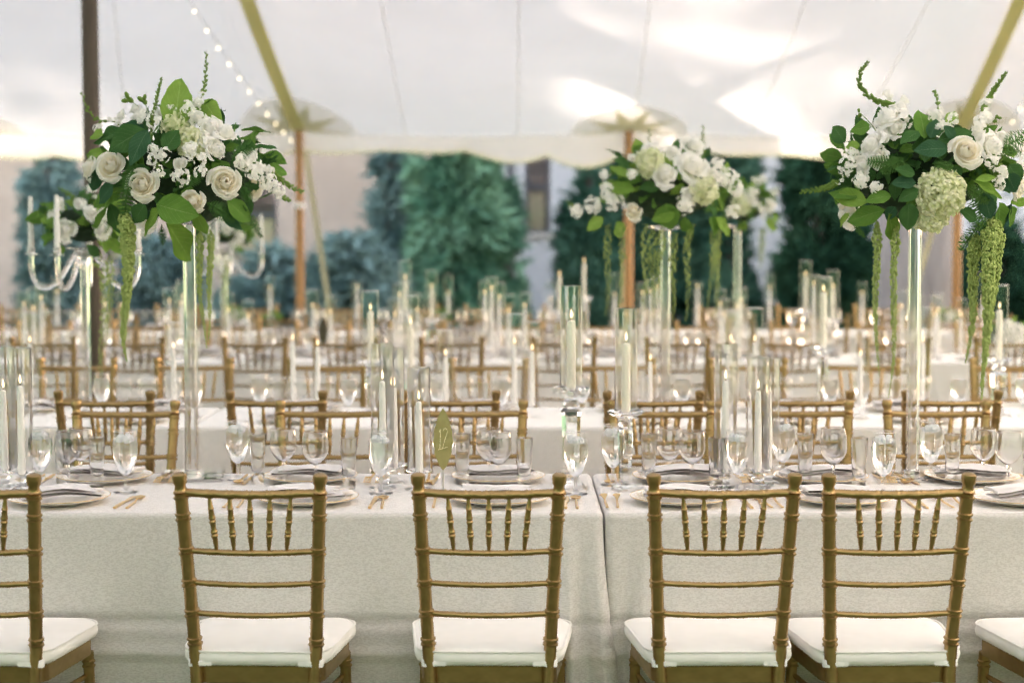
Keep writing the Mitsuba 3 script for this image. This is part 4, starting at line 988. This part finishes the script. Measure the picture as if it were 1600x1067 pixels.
B.spike(LL((242, 192), (225, 168), (205, 154)), 3, 0, 0.0085, 0.01, 0.9, name='bud_stem')
B.spike(LL((246, 188), (240, 168), (233, 155)), 3, 0, 0.0085, 0.01, 0.9, name='bud_stem')
B.spike(LL((262, 230), (268, 250), (280, 272)), 8, 8, 0.005, 0.011, 0.7)
B.amaranth(LL((222, 330), (224, 430), (220, 500), (225, 560)), 0.0225, 0.004, 1.05)
B.amaranth(LL((228, 335), (230, 400), (226, 470), (222, 535)), 0.0165, 0.004, 1.2)
B.amaranth(LL((333, 360), (333, 430), (334, 490), (339, 540)), 0.0115, 0.003, 1.0)
B.amaranth(LL((350, 360), (349, 430), (345, 490), (341, 530)), 0.0115, 0.003, 1.1)
B.fill(190, 0.075)
for px, py, r in ((352, 205, 22), (345, 222, 17), (238, 190, 15), (285, 178, 15), (410, 250, 15), (312, 262, 13), (224, 215, 12)): B.rose(*L(px, py), r * U, None, white=True, n=17, ruffle=0.06, k=1.08, name='lisianthus', cup=1.05)
for i in range(7): B.rose(0.20 * math.sin(i * 2.1), B.mid + 0.13 * math.cos(i * 1.7), 0.05, None, i % 2 == 0, back=-1.0, k=1.05, n=16)

# --- right arrangement on the front table
RX, RY, RZ = 1.276, 5.27, 1.560
stand(RX, RY, RZ - TOP, 'clear acrylic column stand under the right arrangement on the front table')
B = Bouquet('flower_arrangement', 'white rose and green hydrangea arrangement with hanging tassels, right on the front table', (RX, RY, RZ), seed=7, mid=0.14)
def L(x, y): return ((x - 1430) * U, (345 - y) * U)
B.core()
B.rose(*L(1471, 243), 28 * U, (.02, -1, .28), k=1.2)
B.rose(*L(1575, 296), 24 * U, (.9, -.5, -.2), k=1.0)
for x, y, r, nrm in ((1518, 234, 26, (.62, -.8, .25)), (1366, 192, 29, (-.5, -.35, .9)), (1338, 232, 25, (-.85, -.5, .5)), (1386, 176, 18, (.2, -.3, .95)), (1326, 262, 18, (-.9, -.6, 0))):
    B.rose(*L(x, y), r * U * 1.05, nrm, white=True, n=18, ruffle=0.06, k=1.1, name='lisianthus', cup=1.1)
for b, t, w, tone, kk in (((1342, 204), (1312, 210), 26, 1, 1.0), ((1324, 232), (1303, 235), 15, 2, 1.0), ((1412, 224), (1412, 176), 31, 1, 1.1), ((1420, 224), (1431, 194), 20, 0, 1.12), ((1403, 214), (1372, 233), 22, 0, 1.2), ((1441, 240), (1389, 244), 28, 0, 1.25), ((1431, 228), (1488, 211), 24, 0, 1.1), ((1455, 202), (1470, 180), 19, 2, .9), ((1394, 278), (1364, 269), 18, 0, 1.2), ((1396, 290), (1359, 291), 22, 0, 1.2), ((1319, 311), (1281, 301), 27, 1, 1.1), ((1332, 318), (1284, 305), 28, 2, 1.15), ((1356, 330), (1309, 349), 29, 1, 1.2), ((1313, 334), (1302, 357), 11, 2, 1.0), ((1362, 310), (1324, 315), 24, 1, 1.25), ((1364, 336), (1379, 378), 26, 1, 1.2), ((1386, 320), (1391, 362), 28, 0, 1.3), ((1372, 325), (1360, 345), 18, 0, 1.1), ((1544, 262), (1571, 294), 31, 0, 1.2), ((1542, 275), (1560, 304), 27, 0, 1.15), ((1531, 320), (1554, 370), 27, 1, 1.2), ((1560, 320), (1557, 353), 13, 0, 1.1), ((1559, 324), (1573, 356), 23, 1, 1.1), ((1560, 320), (1597, 313), 17, 1, 1.0), ((1538, 242), (1567, 240), 21, 2, 1.0), ((1479, 288), (1532, 311), 15, 1, 1.3), ((1482, 286), (1513, 281), 11, 2, 1.3), ((1500, 305), (1520, 345), 24, 0, 1.2), ((1400, 300), (1370, 318), 20, 0, 1.2), ((1455, 225), (1440, 205), 18, 0, 1.15), ((1470, 330), (1500, 345), 22, 0, 1.1)):
    B.leaf(L(*b), L(*t), w * U, tone, (kk * 0.96, kk * 1.04))
for b, t, w in (((1390, 264), (1326, 257), 34), ((1382, 252), (1345, 275), 28), ((1486, 300), (1515, 362), 46), ((1470, 295), (1512, 318), 34), ((1532, 238), (1595, 211), 40), ((1530, 246), (1580, 240), 26), ((1504, 348), (1490, 394), 34), ((1518, 352), (1530, 390), 26), ((1550, 362), (1558, 398), 9), ((1318, 348), (1340, 372), 12), ((1420, 262), (1450, 268), 24)):
    B.fern(L(*b), L(*t), w * U)
B.hydrangea(*L(1434, 306), 32 * U, 170, k=1.15, sz=1.05); B.hydrangea(*L(1424, 338), 22 * U, 80, k=1.1)
for x, y, r, n in ((1304, 262, 17, 20), (1322, 285, 15, 18), (1343, 297, 10, 10), (1312, 246, 10, 10), (1590, 262, 18, 22), (1512, 258, 11, 9), (1530, 272, 11, 10), (1527, 289, 10, 9), (1432, 190, 12, 12), (1456, 196, 11, 10), (1437, 206, 9, 8), (1505, 193, 12, 12), (1522, 186, 13, 12), (1531, 165, 10, 9), (1498, 205, 10, 9), (1380, 152, 10, 7), (1395, 165, 10, 7), (1480, 262, 7, 5)):
    B.cluster(*L(x, y), r * U, n, k=1.15)
B.spike(LL((1392, 200), (1380, 172), (1352, 155), (1335, 132), (1339, 112), (1351, 100)), 60, 5, 0.0055, 0.012, 0.25)
B.spike(LL((1440, 210), (1444, 178), (1450, 144)), 12, 4, 0.0042, 0.011, 0.45, taper=.2)
B.spike(LL((1510, 205), (1535, 158), (1564, 115)), 60, 8, 0.0052, 0.012, 0.35)
B.spike(LL((1312, 272), (1285, 292), (1268, 298), (1244, 302)), 30, 4, 0.0058, 0.010, 0.25)
B.spike(LL((1330, 262), (1308, 245), (1299, 232)), 7, 2, 0.0045, 0.009, 0.5)
B.spike(LL((1535, 300), (1530, 270), (1537, 248)), 16, 4, 0.006, 0.009, 0.3)
B.spike(LL((1515, 205), (1545, 190), (1553, 184)), 3, 0, 0.006, 0.009, 0.85, name='bud_stem')
B.spike(LL((1355, 225), (1345, 205), (1333, 178)), 2, 0, 0.006, 0.009, 0.93, name='bud_stem')
B.amaranth(LL((1350, 345), (1353, 420), (1352, 500), (1357, 585)), 0.0120, 0.003, 1.0)
B.amaranth(LL((1378, 352), (1376, 430), (1375, 500), (1371, 615)), 0.0120, 0.003, 1.1)
B.amaranth(LL((1508, 365), (1504, 430), (1503, 480), (1498, 565)), 0.0155, 0.004, 1.0, clump=1.8)
B.amaranth(LL((1526, 340), (1522, 430), (1521, 500), (1516, 600)), 0.0225, 0.006, 1.1)
B.amaranth(LL((1538, 345), (1535, 430), (1524, 520), (1514, 620)), 0.0165, 0.005, 1.2)
B.fill(210, 0.075)
for px, py, r in ((1345, 252, 19), (1372, 208, 19), (1545, 222, 16), (1500, 220, 17), (1352, 222, 17), (1580, 268, 17)): B.rose(*L(px, py), r * U, None, white=True, n=17, ruffle=0.06, k=1.06, name='lisianthus', cup=1.05)
for i in range(7): B.rose(0.20 * math.sin(i * 2.1), B.mid + 0.13 * math.cos(i * 1.7), 0.05, None, i % 2 == 0, back=-1.0, k=1.05, n=16)

# --- arrangements further back
def far_bouquet(x, y, z, label, seed, scale, mid, hang, roses, hyd, clusters, spikes, leaves, u, cx, cy, fill=110):
    B = Bouquet('flower_arrangement', label, (x, y, z), size=(0.33 * scale, 0.25 * scale, 0.22 * scale), mid=mid, seed=seed)
    def L(px, py): return ((px - cx) * u, (cy - py) * u)
    B.core()
    for (px, py, r, w) in roses: B.rose(*L(px, py), r * u, None, white=w, n=16, k=1.1, ruffle=0.05 if w else 0.02)
    for (px, py, r) in hyd: B.hydrangea(*L(px, py), r * u, 70, k=1.05)
    for (px, py, r, n) in clusters: B.cluster(*L(px, py), r * u, n, k=1.12, fr=0.014)
    for pts, nb, nf in spikes: B.spike([L(*p) for p in pts], nb, nf, 0.0055, 0.013, 0.4)
    for b, t, w, tone in leaves: B.leaf(L(*b), L(*t), w * u, tone, (1.05, 1.2))
    for pts, r0, r1 in hang: B.amaranth([L(*p) for p in pts], r0, r1, 1.0, n=160)
    B.fill(fill, 0.085, (0, 1, 1, 2))
    return B
stand(at(1040, 7.04), Y2, 1.545 - TOP, 'clear stand under the middle arrangement on the second table row')
far_bouquet(at(1040, 7.04), Y2, 1.545, 'white rose and hydrangea arrangement on a clear stand, middle of the second table row', 21, 1.0, 0.15,
    [([(948, 350), (948, 420), (946, 492)], .017, .007), ([(970, 352), (968, 420), (966, 490)], .016, .007), ([(1003, 350), (1002, 430), (1000, 500)], .02, .008), ([(1014, 352), (1014, 430), (1012, 500)], .017, .008), ([(1028, 350), (1024, 420), (1018, 480)], .018, .008), ([(1048, 362), (1046, 430), (1046, 500)], .018, .008), ([(1076, 350), (1066, 410), (1070, 470), (1064, 500)], .018, .006), ([(1108, 358), (1108, 420), (1102, 480)], .016, .006), ([(1121, 358), (1119, 420), (1118, 490)], .016, .007)],
    [(1072, 263, 31, True), (1028, 276, 23, True), (1012, 236, 19, True), (1066, 308, 16, True), (1104, 278, 17, True), (983, 331, 16, False), (1075, 228, 22, True), (1042, 240, 14, True), (1005, 240, 14, True)],
    [(1008, 258, 20), (1088, 300, 20)],
    [(944, 300, 14, 16), (925, 322, 17, 18), (955, 318, 15, 16), (898, 330, 12, 12), (1112, 262, 16, 16), (1128, 280, 16, 18), (1142, 296, 14, 14), (1138, 330, 12, 10), (1058, 322, 14, 14), (984, 248, 9, 8), (940, 275, 9, 8), (980, 275, 9, 8)],
    [([(1090, 250), (1095, 225), (1096, 196)], 20, 2), ([(1012, 245), (1012, 220), (1012, 200)], 10, 0), ([(905, 328), (893, 322), (884, 314)], 6, 2)],
    [((975, 280), (948, 258), 18, 2), ((985, 300), (938, 292), 22, 1), ((1030, 320), (1042, 360), 36, 1), ((1045, 330), (1010, 345), 26, 1), ((1100, 340), (1122, 372), 24, 1), ((940, 340), (915, 360), 20, 2), ((1060, 340), (1075, 372), 20, 1), ((960, 345), (970, 372), 20, 2), ((1110, 340), (1140, 368), 20, 2)], 1 / 371.0, 1040, 354)
stand(at(1152, 10.33), Y3, 1.56 - TOP, 'clear stand under the smaller arrangement behind the middle one, third table row', near=False)
far_bouquet(at(1160, 10.33), Y3, 1.56, 'smaller white arrangement just right of the middle one, on the third table row', 33, 0.72, 0.12,
    [([(1190, 355), (1188, 390), (1185, 420)], .022, .010), ([(1120, 355), (1118, 420), (1116, 470)], .017, .007)],
    [(1198, 320, 11, True), (1170, 300, 10, True), (1180, 282, 9, True), (1150, 300, 10, True)], [(1150, 320, 14)],
    [(1188, 280, 8, 10), (1205, 300, 8, 9), (1160, 312, 10, 12), (1184, 330, 9, 10), (1172, 318, 8, 9)], [], [((1190, 340), (1212, 362), 14, 2), ((1160, 345), (1150, 362), 14, 1), ((1200, 335), (1214, 345), 10, 2)], 1 / 252.0, 1160, 352, 90)

# --- candelabra
def candelabrum(x, y, hubz, reach, label, wordc, angles):
    t = thing('candelabrum', label, 'candelabrum', 'clear candelabra')
    part(t, 'base', mikit.ply(lathe([(0.0004, 0), (0.085, 0), (0.088, 0.006), (0.07, 0.014), (0.03, 0.022), (0.022, 0.035), (0.0004, 0.036)], 32), 'm_acrylic', smooth=40), tr(x, y, TOP))
    part(t, 'column', mikit.ply(lathe([(0.0004, 0.0365), (0.021, 0.037), (0.019, 0.05), (0.019, hubz - TOP - 0.04), (0.026, hubz - TOP - 0.03), (0.026, hubz - TOP - 0.01), (0.0004, hubz - TOP - 0.009)], 24), 'm_acrylic', smooth=40), tr(x, y, TOP))
    part(t, 'hub', mikit.ply(lathe([(0.0004, -0.008), (0.03, -0.006), (0.045, 0.006), (0.04, 0.02), (0.075, 0.03), (0.08, 0.036), (0.0004, 0.036)], 32), 'm_acrylic', smooth=40), tr(x, y, hubz))
    for i, a in enumerate(angles):
        d = np.array([math.cos(a), math.sin(a), 0])
        pp = curve([np.array([x, y, hubz]) + d * (0.03 + (reach - 0.03) * q) + [0, 0, h] for q, h in ((0, 0.015), (0.25, -0.055), (0.55, -0.125), (0.78, -0.135), (0.95, -0.095), (1.0, -0.03), (1.0, 0.0))], 40)
        arm = part(t, 'arm', mikit.ply(tube(pp, 0.0105, 12), 'm_acrylic', smooth=40))
        e = np.array([x, y, hubz]) + d * reach
        part(arm, 'cup', mikit.ply(lathe([(0.0004, 0.0), (0.030, 0.002), (0.032, 0.005), (0.014, 0.008), (0.016, 0.032), (0.0125, 0.033), (0.0120, 0.012), (0.0004, 0.0115)], 24), 'm_glass', smooth=40), tr(e[0], e[1], e[2] + 0.001))
        candle(e[0], e[1], e[2] + 0.0135, 0.235, 0.0125, 0.0085, f'unlit white taper candle on the {ORD[i]} arm of the {wordc} candelabrum', 'candelabrum candles', False, True)
candelabrum(-1.80, 7.02, 1.425, 0.225, 'clear acrylic candelabrum with flowers, left on the second table row', 'nearer', (math.pi, 0.0, math.pi * 1.42, math.pi * 0.55))
far_bouquet(-1.80, 7.02, 1.47, 'small white arrangement in the candelabrum, left on the second table row', 41, 0.60, 0.085,
    [([(160, 400), (168, 480), (160, 560), (158, 610)], .026, .008), ([(176, 400), (176, 470), (170, 540)], .018, .008)],
    [(122, 362, 21, True), (160, 335, 15, True), (100, 342, 14, True), (175, 362, 17, True), (140, 320, 12, True)], [],
    [(150, 300, 12, 10), (180, 340, 12, 12), (110, 322, 10, 8), (195, 380, 10, 9), (168, 312, 9, 8)], [([(150, 330), (125, 312), (96, 296)], 16, 2)],
    [((100, 375), (75, 372), 14, 1), ((115, 390), (95, 400), 16, 1), ((150, 385), (165, 405), 16, 0), ((180, 375), (205, 400), 18, 1), ((95, 350), (80, 345), 12, 2)], 1 / 371.0, 135, 385, 110)
candelabrum(at(350, 10.33), Y3, 1.385, 0.235, 'clear acrylic candelabrum behind the left column stand, third table row', 'farther', (math.pi, 0.0, math.pi * 1.5, math.pi * 0.5))
far_bouquet(at(350, 10.33), Y3, 1.43, 'small blurred arrangement behind the left one, on the third table row', 43, 0.55, 0.09,
    [([(352, 395), (354, 450), (350, 520)], .03, .012)], [(335, 360, 12, True), (362, 355, 12, True), (380, 368, 10, True)], [], [(350, 345, 10, 10), (372, 380, 8, 8)], [], [((365, 380), (385, 392), 12, 1)], 1 / 252.0, 350, 385, 90)
# low white flowers on the far tables
for i, (px, d, z, s) in enumerate([(1575, 10.35, TOP + 0.09, 0.62), (365, 12.95, TOP + 0.12, 0.26), (425, 12.95, TOP + 0.08, 0.24), (1030, 12.95, TOP + 0.07, 0.24), (690, 12.95, TOP + 0.10, 0.24), (1480, 12.95, TOP + 0.1, 0.3)]):
    x = at(px, d)
    v = thing('vase', f'small clear vase holding low white flowers, {ORD[i]} of six on the far tables', 'vase', 'small clear vases')
    hh = z - TOP - 0.01
    part(v, 'glass', mikit.ply(lathe([(0.0004, 0), (0.035, 0), (0.036, 0.003), (0.028, hh * 0.6), (0.036, hh)], 16), 'm_sheet', smooth=40), tr(x, d, TOP))
    part(v, 'rim', mikit.ply(tube([[x + 0.036 * math.cos(a), d + 0.036 * math.sin(a), TOP + hh] for a in np.linspace(0, 2 * math.pi, 17)], 0.0015, 5, False), 'm_glass', smooth=True))
    b = Bouquet('table_posy', f'low posy of white blooms, {ORD[i]} of six on the far tables', (x, d, z), size=(0.26 * s, 0.22 * s, 0.2 * s), mid=0.08 * s, seed=60 + i, group='low white posies')
    b.core(0.7)
    for q in range(7 if s > 0.4 else 4):
        a = q * 2.4; rr = 0.16 * s * math.sqrt((q + 0.4) / 7)
        b.rose(rr * math.cos(a), b.mid + rr * 0.8 * math.sin(a), (0.05 if s > 0.4 else 0.03), None, True, n=14)
    b.fill(50, 0.05, (1, 1, 2))

# ------------------------------------------------------------------ beyond the tent: house, trees
def conifer(name, x, y, h, r, m, label, seed, n=7000, base=0.15, power=0.8, spray=0.34, cat_='tree', group=None):
    R = np.random.default_rng(seed)
    t = thing(name, label, cat_, group)
    part(t, 'trunk', mikit.ply(tube([[x, y, 0], [x + 0.03, y, h * 0.5], [x, y, h * 0.97]], [0.13, 0.09, 0.02], 8), 'm_bark_dark', smooth=True))
    g = 1 - np.sqrt(R.random(n)) * (1 - base / h); g = np.clip(g, base / h, 0.995)
    a = R.uniform(0, 2 * math.pi, n)
    lobes = 1 + 0.22 * np.sin(a * 3 + g * 9 + seed) + 0.12 * np.sin(a * 7 - g * 23) + 0.10 * np.sin(g * h * 6.0 + a * 2)
    rad = r * (1 - g) ** power * lobes * (1 - 0.55 * R.random(n) ** 2.2) + 0.03
    c = np.stack([x + rad * np.cos(a), y + rad * np.sin(a), g * h], -1)
    nz = meshkit.fbm(c * 1.9 + seed, 3, seed % 7); outer = rad > 0.72 * r * (1 - g) ** power
    keep = ~(outer & (nz < 0.47)); c, a, g, rad = c[keep], a[keep], g[keep], rad[keep]; n = len(c)
    d = np.stack([np.cos(a), np.sin(a), R.uniform(-0.5, 0.65, n)], -1) + R.normal(0, .35, (n, 3)); d /= np.linalg.norm(d, axis=1, keepdims=True)
    s = np.cross(d, R.normal(0, 1, (n, 3))); s /= np.linalg.norm(s, axis=1, keepdims=True); nn = np.cross(s, d)
    L_ = spray * R.uniform(.6, 1.2, n)[:, None]; W_ = 0.33 * L_
    v = np.stack([c - d * L_ * .3, c + s * W_ * .5 - nn * L_ * .05, c + d * L_ * .25 + nn * L_ * .1, c - s * W_ * .5 - nn * L_ * .05, c + d * L_ * .75 - nn * L_ * .06], 1).reshape(-1, 3)
    i = np.arange(n)[:, None] * 5
    f = np.vstack([i + [[0, 1, 2]], i + [[0, 2, 3]], i + [[1, 4, 2]], i + [[2, 4, 3]]])
    part(t, 'crown', mikit.ply(M(v, f), m, smooth=False))
def xd(px, d): return (px - 800) / 2600.0 * d
for i, (px, d, h, r, m, words) in enumerate([(718, 21.5, 4.9, 0.66, 'm_green_needle', 'broad green conifer in the middle, left of the narrow window'),
        (790, 22.5, 2.25, 0.10, 'm_green_needle', 'short green conifer beside the narrow window'),
        (922, 22.5, 4.6, 0.30, 'm_mid_needle', 'slim green conifer just right of the narrow window'),
        (965, 23.0, 3.0, 0.28, 'm_mid_needle', 'low dark conifer behind the middle side pole'),
        (1045, 23.0, 5.4, 0.62, 'm_mid_needle', 'dark conifer behind the middle arrangement'),
        (1140, 22.5, 4.8, 0.30, 'm_mid_needle', 'dark conifer left of the pale strip of wall'),
        (1278, 21.5, 5.2, 0.48, 'm_dark_needle', 'dense dark conifer right of the pale strip of wall'),
        (1335, 22.5, 5.0, 0.2, 'm_dark_needle', 'dark conifer left of the big grey trunk'),
        (1560, 22.0, 1.9, 0.75, 'm_dark_needle', 'dark conifer at the right edge')]):
    conifer('conifer', xd(px, d), d, h, r, m, words, 100 + i, 9000 if r > 0.6 else 6000, power=0.72)
for i, (px, d, h, r, n, words) in enumerate([(80, 21.0, 4.4, 0.28, 1300, 'thin blue spruce at the left edge behind the candelabrum'), (250, 22.5, 1.45, 0.75, 3000, 'low blue spruce behind the left column stand'),
        (425, 20.5, 1.34, 0.66, 3600, 'low spreading blue spruce left of the orange side pole'), (550, 20.0, 1.55, 0.62, 3600, 'low blue spruce right of the orange side pole'),
        (608, 22.0, 4.8, 0.18, 1300, 'thin blue spruce left of the broad conifer')]):
    conifer('blue_spruce', xd(px, d), d, h, r, 'm_blue_needle', words, 200 + i, n, power=0.6, spray=0.36)
def big_tree(x, y, h, tr_, cr, label, seed, n, centre_z, squash=0.75, leaf=0.22):
    R = np.random.default_rng(seed)
    t = thing('shade_tree', label, 'tree', 'tall shade trees behind the tent')
    limbs = [tube([[x, y, 0], [x + 0.05, y, 0.3], [x, y, h * 0.25], [x + 0.1, y + 0.1, h * 0.55], [x, y, h * 0.8]], [tr_ * 1.35, tr_ * 1.05, tr_ * 0.9, tr_ * 0.55, tr_ * 0.15], 16)]
    cl = []
    for k in range(9):
        a = k * 2.4; z0 = h * (0.33 + 0.05 * k); e = np.array([x + cr * 0.7 * math.cos(a), y + cr * 0.7 * math.sin(a), z0 + cr * (0.35 + 0.3 * R.random())])
        limbs.append(tube(curve([[x, y, z0], [(x * 1.2 + e[0] * .8) / 2, (y * 1.2 + e[1] * .8) / 2, z0 + 0.9], e], 10), np.linspace(tr_ * 0.35, 0.03, 10), 8)); cl.append(e)
    part(t, 'trunk', mikit.ply(cat(limbs), 'm_bark', smooth=True))
    K = 46
    cc = np.array([unit(R.normal(0, 1, 3)) * cr * R.uniform(0.35, 1.0) * [1, 1, squash] + [x, y, centre_z] for _ in range(K)]); rr = cr * R.uniform(0.16, 0.34, K)
    w = rr ** 2 / (rr ** 2).sum(); idx = R.choice(K, n, p=w)
    c = cc[idx] + R.normal(0, 1, (n, 3)) * (rr[idx] * 0.5)[:, None]
    d = R.normal(0, 1, (n, 3)); d /= np.linalg.norm(d, axis=1, keepdims=True); s = np.cross(d, R.normal(0, 1, (n, 3))); s /= np.linalg.norm(s, axis=1, keepdims=True)
    L_ = leaf * R.uniform(.6, 1.3, n)[:, None]
    v = np.stack([c - d * L_ * .5, c + s * L_ * .32, c + d * L_ * .5, c - s * L_ * .32], 1).reshape(-1, 3); i = np.arange(n)[:, None] * 4
    part(t, 'crown', mikit.ply(M(v, np.vstack([i + [[0, 1, 2]], i + [[0, 2, 3]]])), 'm_tree_leaf'))
big_tree(xd(1425, 19.0), 19.0, 17.0, 0.44, 3.8, 'big tree with thick grey trunk behind the right arrangement', 301, 9000, 13.5)
SHADE = [  # x, y, height, crown radius, seed, leaves, crown centre, vertical stretch
    (13.0, 37.0, 24.5, 4.7, 302, 11500, 18.8, 1.2), (22.7, 37.0, 25.0, 4.2, 303, 19000, 19.0, 1.3), (15.6, 37.5, 23.0, 2.4, 304, 7000, 20.2, 1.1),
    (17.0, 40.0, 30.0, 4.6, 305, 15000, 27.0, 0.7), (5.0, 38.0, 22.0, 4.4, 306, 13000, 16.5, 1.2), (-3.0, 39.0, 20.0, 4.2, 307, 10000, 15.5, 1.2), (24.0, 41.0, 33.0, 4.8, 308, 13000, 29.5, 0.8), (20.1, 36.0, 19.0, 2.5, 309, 5500, 16.2, 0.95)]
for i, (x, y, h, cr, sd, nl, cz, sq) in enumerate(SHADE):
    big_tree(x, y, h, 0.34, cr, f'tall leafy shade tree rising behind the stone house, number {["one", "two", "three", "four", "five", "six", "seven", "eight"][i]}', sd, nl, cz, sq, 0.30)
# tall clipped hedge behind the photographer's side of the tent
R_ = np.random.default_rng(77)
hx, hz = np.linspace(-16, 16, 120), np.linspace(0, 5.2, 24)
HX, HZ = np.meshgrid(hx, hz, indexing='ij')
hd = thing('clipped_hedge', 'tall dark clipped hedge behind the near side of the tent', 'hedge')
hy = -6.6 - 0.35 * (meshkit.fbm(np.stack([HX * 1.3, HZ * 1.3, HX * 0], -1)) - 0.5) - 0.5 * (HZ / 5.2) ** 6
part(hd, 'foliage', mikit.ply(cat([M(np.stack([HX, hy, HZ], -1).reshape(-1, 3), grid_faces(120, 24)), box(-16, 16, -8.6, -7.3, 0, 5.1)]), 'm_dark_needle', smooth=False))

for sx, words in ((-17.5, 'left'), (18.5, 'right')):
    h2 = thing('clipped_hedge', f'tall dark clipped hedge along the {words} side of the tent', 'hedge')
    hy2 = np.linspace(-6, 19, 110); HY2, HZ2 = np.meshgrid(hy2, np.linspace(0, 4.2, 20), indexing='ij')
    sgn = 1 if sx < 0 else -1
    hx2 = sx + sgn * (0.35 * (meshkit.fbm(np.stack([HY2 * 1.3, HZ2 * 1.3, HY2 * 0 + sx], -1)) - 0.5) - 0.5 * (HZ2 / 4.2) ** 6)
    part(h2, 'foliage', mikit.ply(cat([M(np.stack([hx2, HY2, HZ2], -1).reshape(-1, 3), grid_faces(110, 20)), box(min(sx - sgn * 2, sx - sgn * 0.7), max(sx - sgn * 2, sx - sgn * 0.7), -6, 19, 0, 4.1)]), 'm_dark_needle', smooth=False))

# house
house = thing('stone_house', 'pale stone house behind the conifers with narrow dark windows', 'house')
HY = 27.0
def wall_with_holes(x0, x1, z1, y, th, holes, m):
    p = Polygon([(x0, 0), (x1, 0), (x1, z1), (x0, z1)])
    for a, b, c, d in holes: p = p.difference(Polygon([(a, c), (b, c), (b, d), (a, d)]))
    e = extrude(p, 0, th); v = e.vertices; return M(np.stack([v[:, 0], y + th - v[:, 2], v[:, 1]], -1), e.faces[:, ::-1])
H1 = [(-6.6, -5.8, 1.0, 2.6), (-4.6, -3.8, 1.0, 2.6), (-9.2, -8.4, 1.0, 2.6)]
H2 = [(0.20, 0.60, 1.50, 2.95), (6.0, 6.9, 1.1, 2.8)]
part(house, 'wall', mikit.ply(wall_with_holes(-14, -0.7, 6.6, HY, 0.35, H1, 'm_stone'), 'm_stone'), label='warm beige stone wall')
part(house, 'wall', mikit.ply(wall_with_holes(-0.7, 11, 6.6, HY - 1.0, 0.35, H2, 'm_pale'), 'm_pale'), label='pale grey rendered wall')
part(house, 'wall', mikit.ply(box(-0.7, -0.4, HY - 0.64, HY + 0.0, 0, 6.6), 'm_pale'))
part(house, 'roof', mikit.ply(M([[-14.5, HY - 1.4, 6.6], [11.5, HY - 1.4, 6.6], [11.5, HY + 3.5, 9.6], [-14.5, HY + 3.5, 9.6], [-14.5, HY + 8, 6.6], [11.5, HY + 8, 6.6], [-14.5, HY - 1.4, 6.5], [11.5, HY - 1.4, 6.5], [-14.5, HY + 8, 6.5], [11.5, HY + 8, 6.5]], [[0, 1, 2], [0, 2, 3], [3, 2, 5], [3, 5, 4], [6, 8, 9], [6, 9, 7], [0, 6, 7], [0, 7, 1]]), 'm_roof'))
part(house, 'downpipe', mikit.ply(tube([[-0.03, HY - 1.08, 0.05], [-0.03, HY - 1.08, 6.4]], 0.05, 10), 'm_frame', smooth=40))
for holes, wy in ((H1, HY), (H2, HY - 1.0)):
    for a, b, c, d in holes:
        w = part(house, 'window', mikit.ply(cat([box(a, b, wy + 0.10, wy + 0.16, c, c + 0.05), box(a, b, wy + 0.10, wy + 0.16, d - 0.05, d), box(a, a + 0.05, wy + 0.10, wy + 0.16, c + 0.05, d - 0.05), box(b - 0.05, b, wy + 0.10, wy + 0.16, c + 0.05, d - 0.05), box(a + 0.05, b - 0.05, wy + 0.11, wy + 0.15, (c + d) / 2 - 0.03, (c + d) / 2 + 0.03)]), 'm_frame'))
        part(w, 'pane', mikit.ply(M([[a + .05, wy + .135, c + .05], [b - .05, wy + .135, c + .05], [b - .05, wy + .135, d - .05], [a + .05, wy + .135, d - .05]], [[0, 1, 2], [0, 2, 3]]), 'm_sheet'))
        part(w, 'sill', mikit.ply(box(a - 0.06, b + 0.06, wy - 0.07, wy + 0.098, c - 0.07, c - 0.002, 0.008), 'm_sill'))
        part(w, 'blind', mikit.ply(box(a + 0.03, b - 0.10, wy + 0.26, wy + 0.27, c + 0.05, (c + d) / 2 - 0.08), 'm_blind'))
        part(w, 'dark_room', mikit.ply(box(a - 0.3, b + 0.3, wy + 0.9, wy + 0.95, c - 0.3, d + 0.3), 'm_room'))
# pale awning at the right edge
aw = thing('awning', 'white fabric awning on posts at the right edge', 'awning')
part(aw, 'fabric', mikit.ply(cat([box(6.75, 10.5, 21.9, 24.0, 2.02, 2.06), box(6.75, 10.5, 21.88, 21.898, 1.42, 2.055)]), 'm_white_paint'))
for x in (6.8, 10.4):
    part(aw, 'post', mikit.ply(tube([[x, 21.95, 0], [x, 21.95, 2.018]], 0.03, 8), 'm_white_paint', smooth=40))
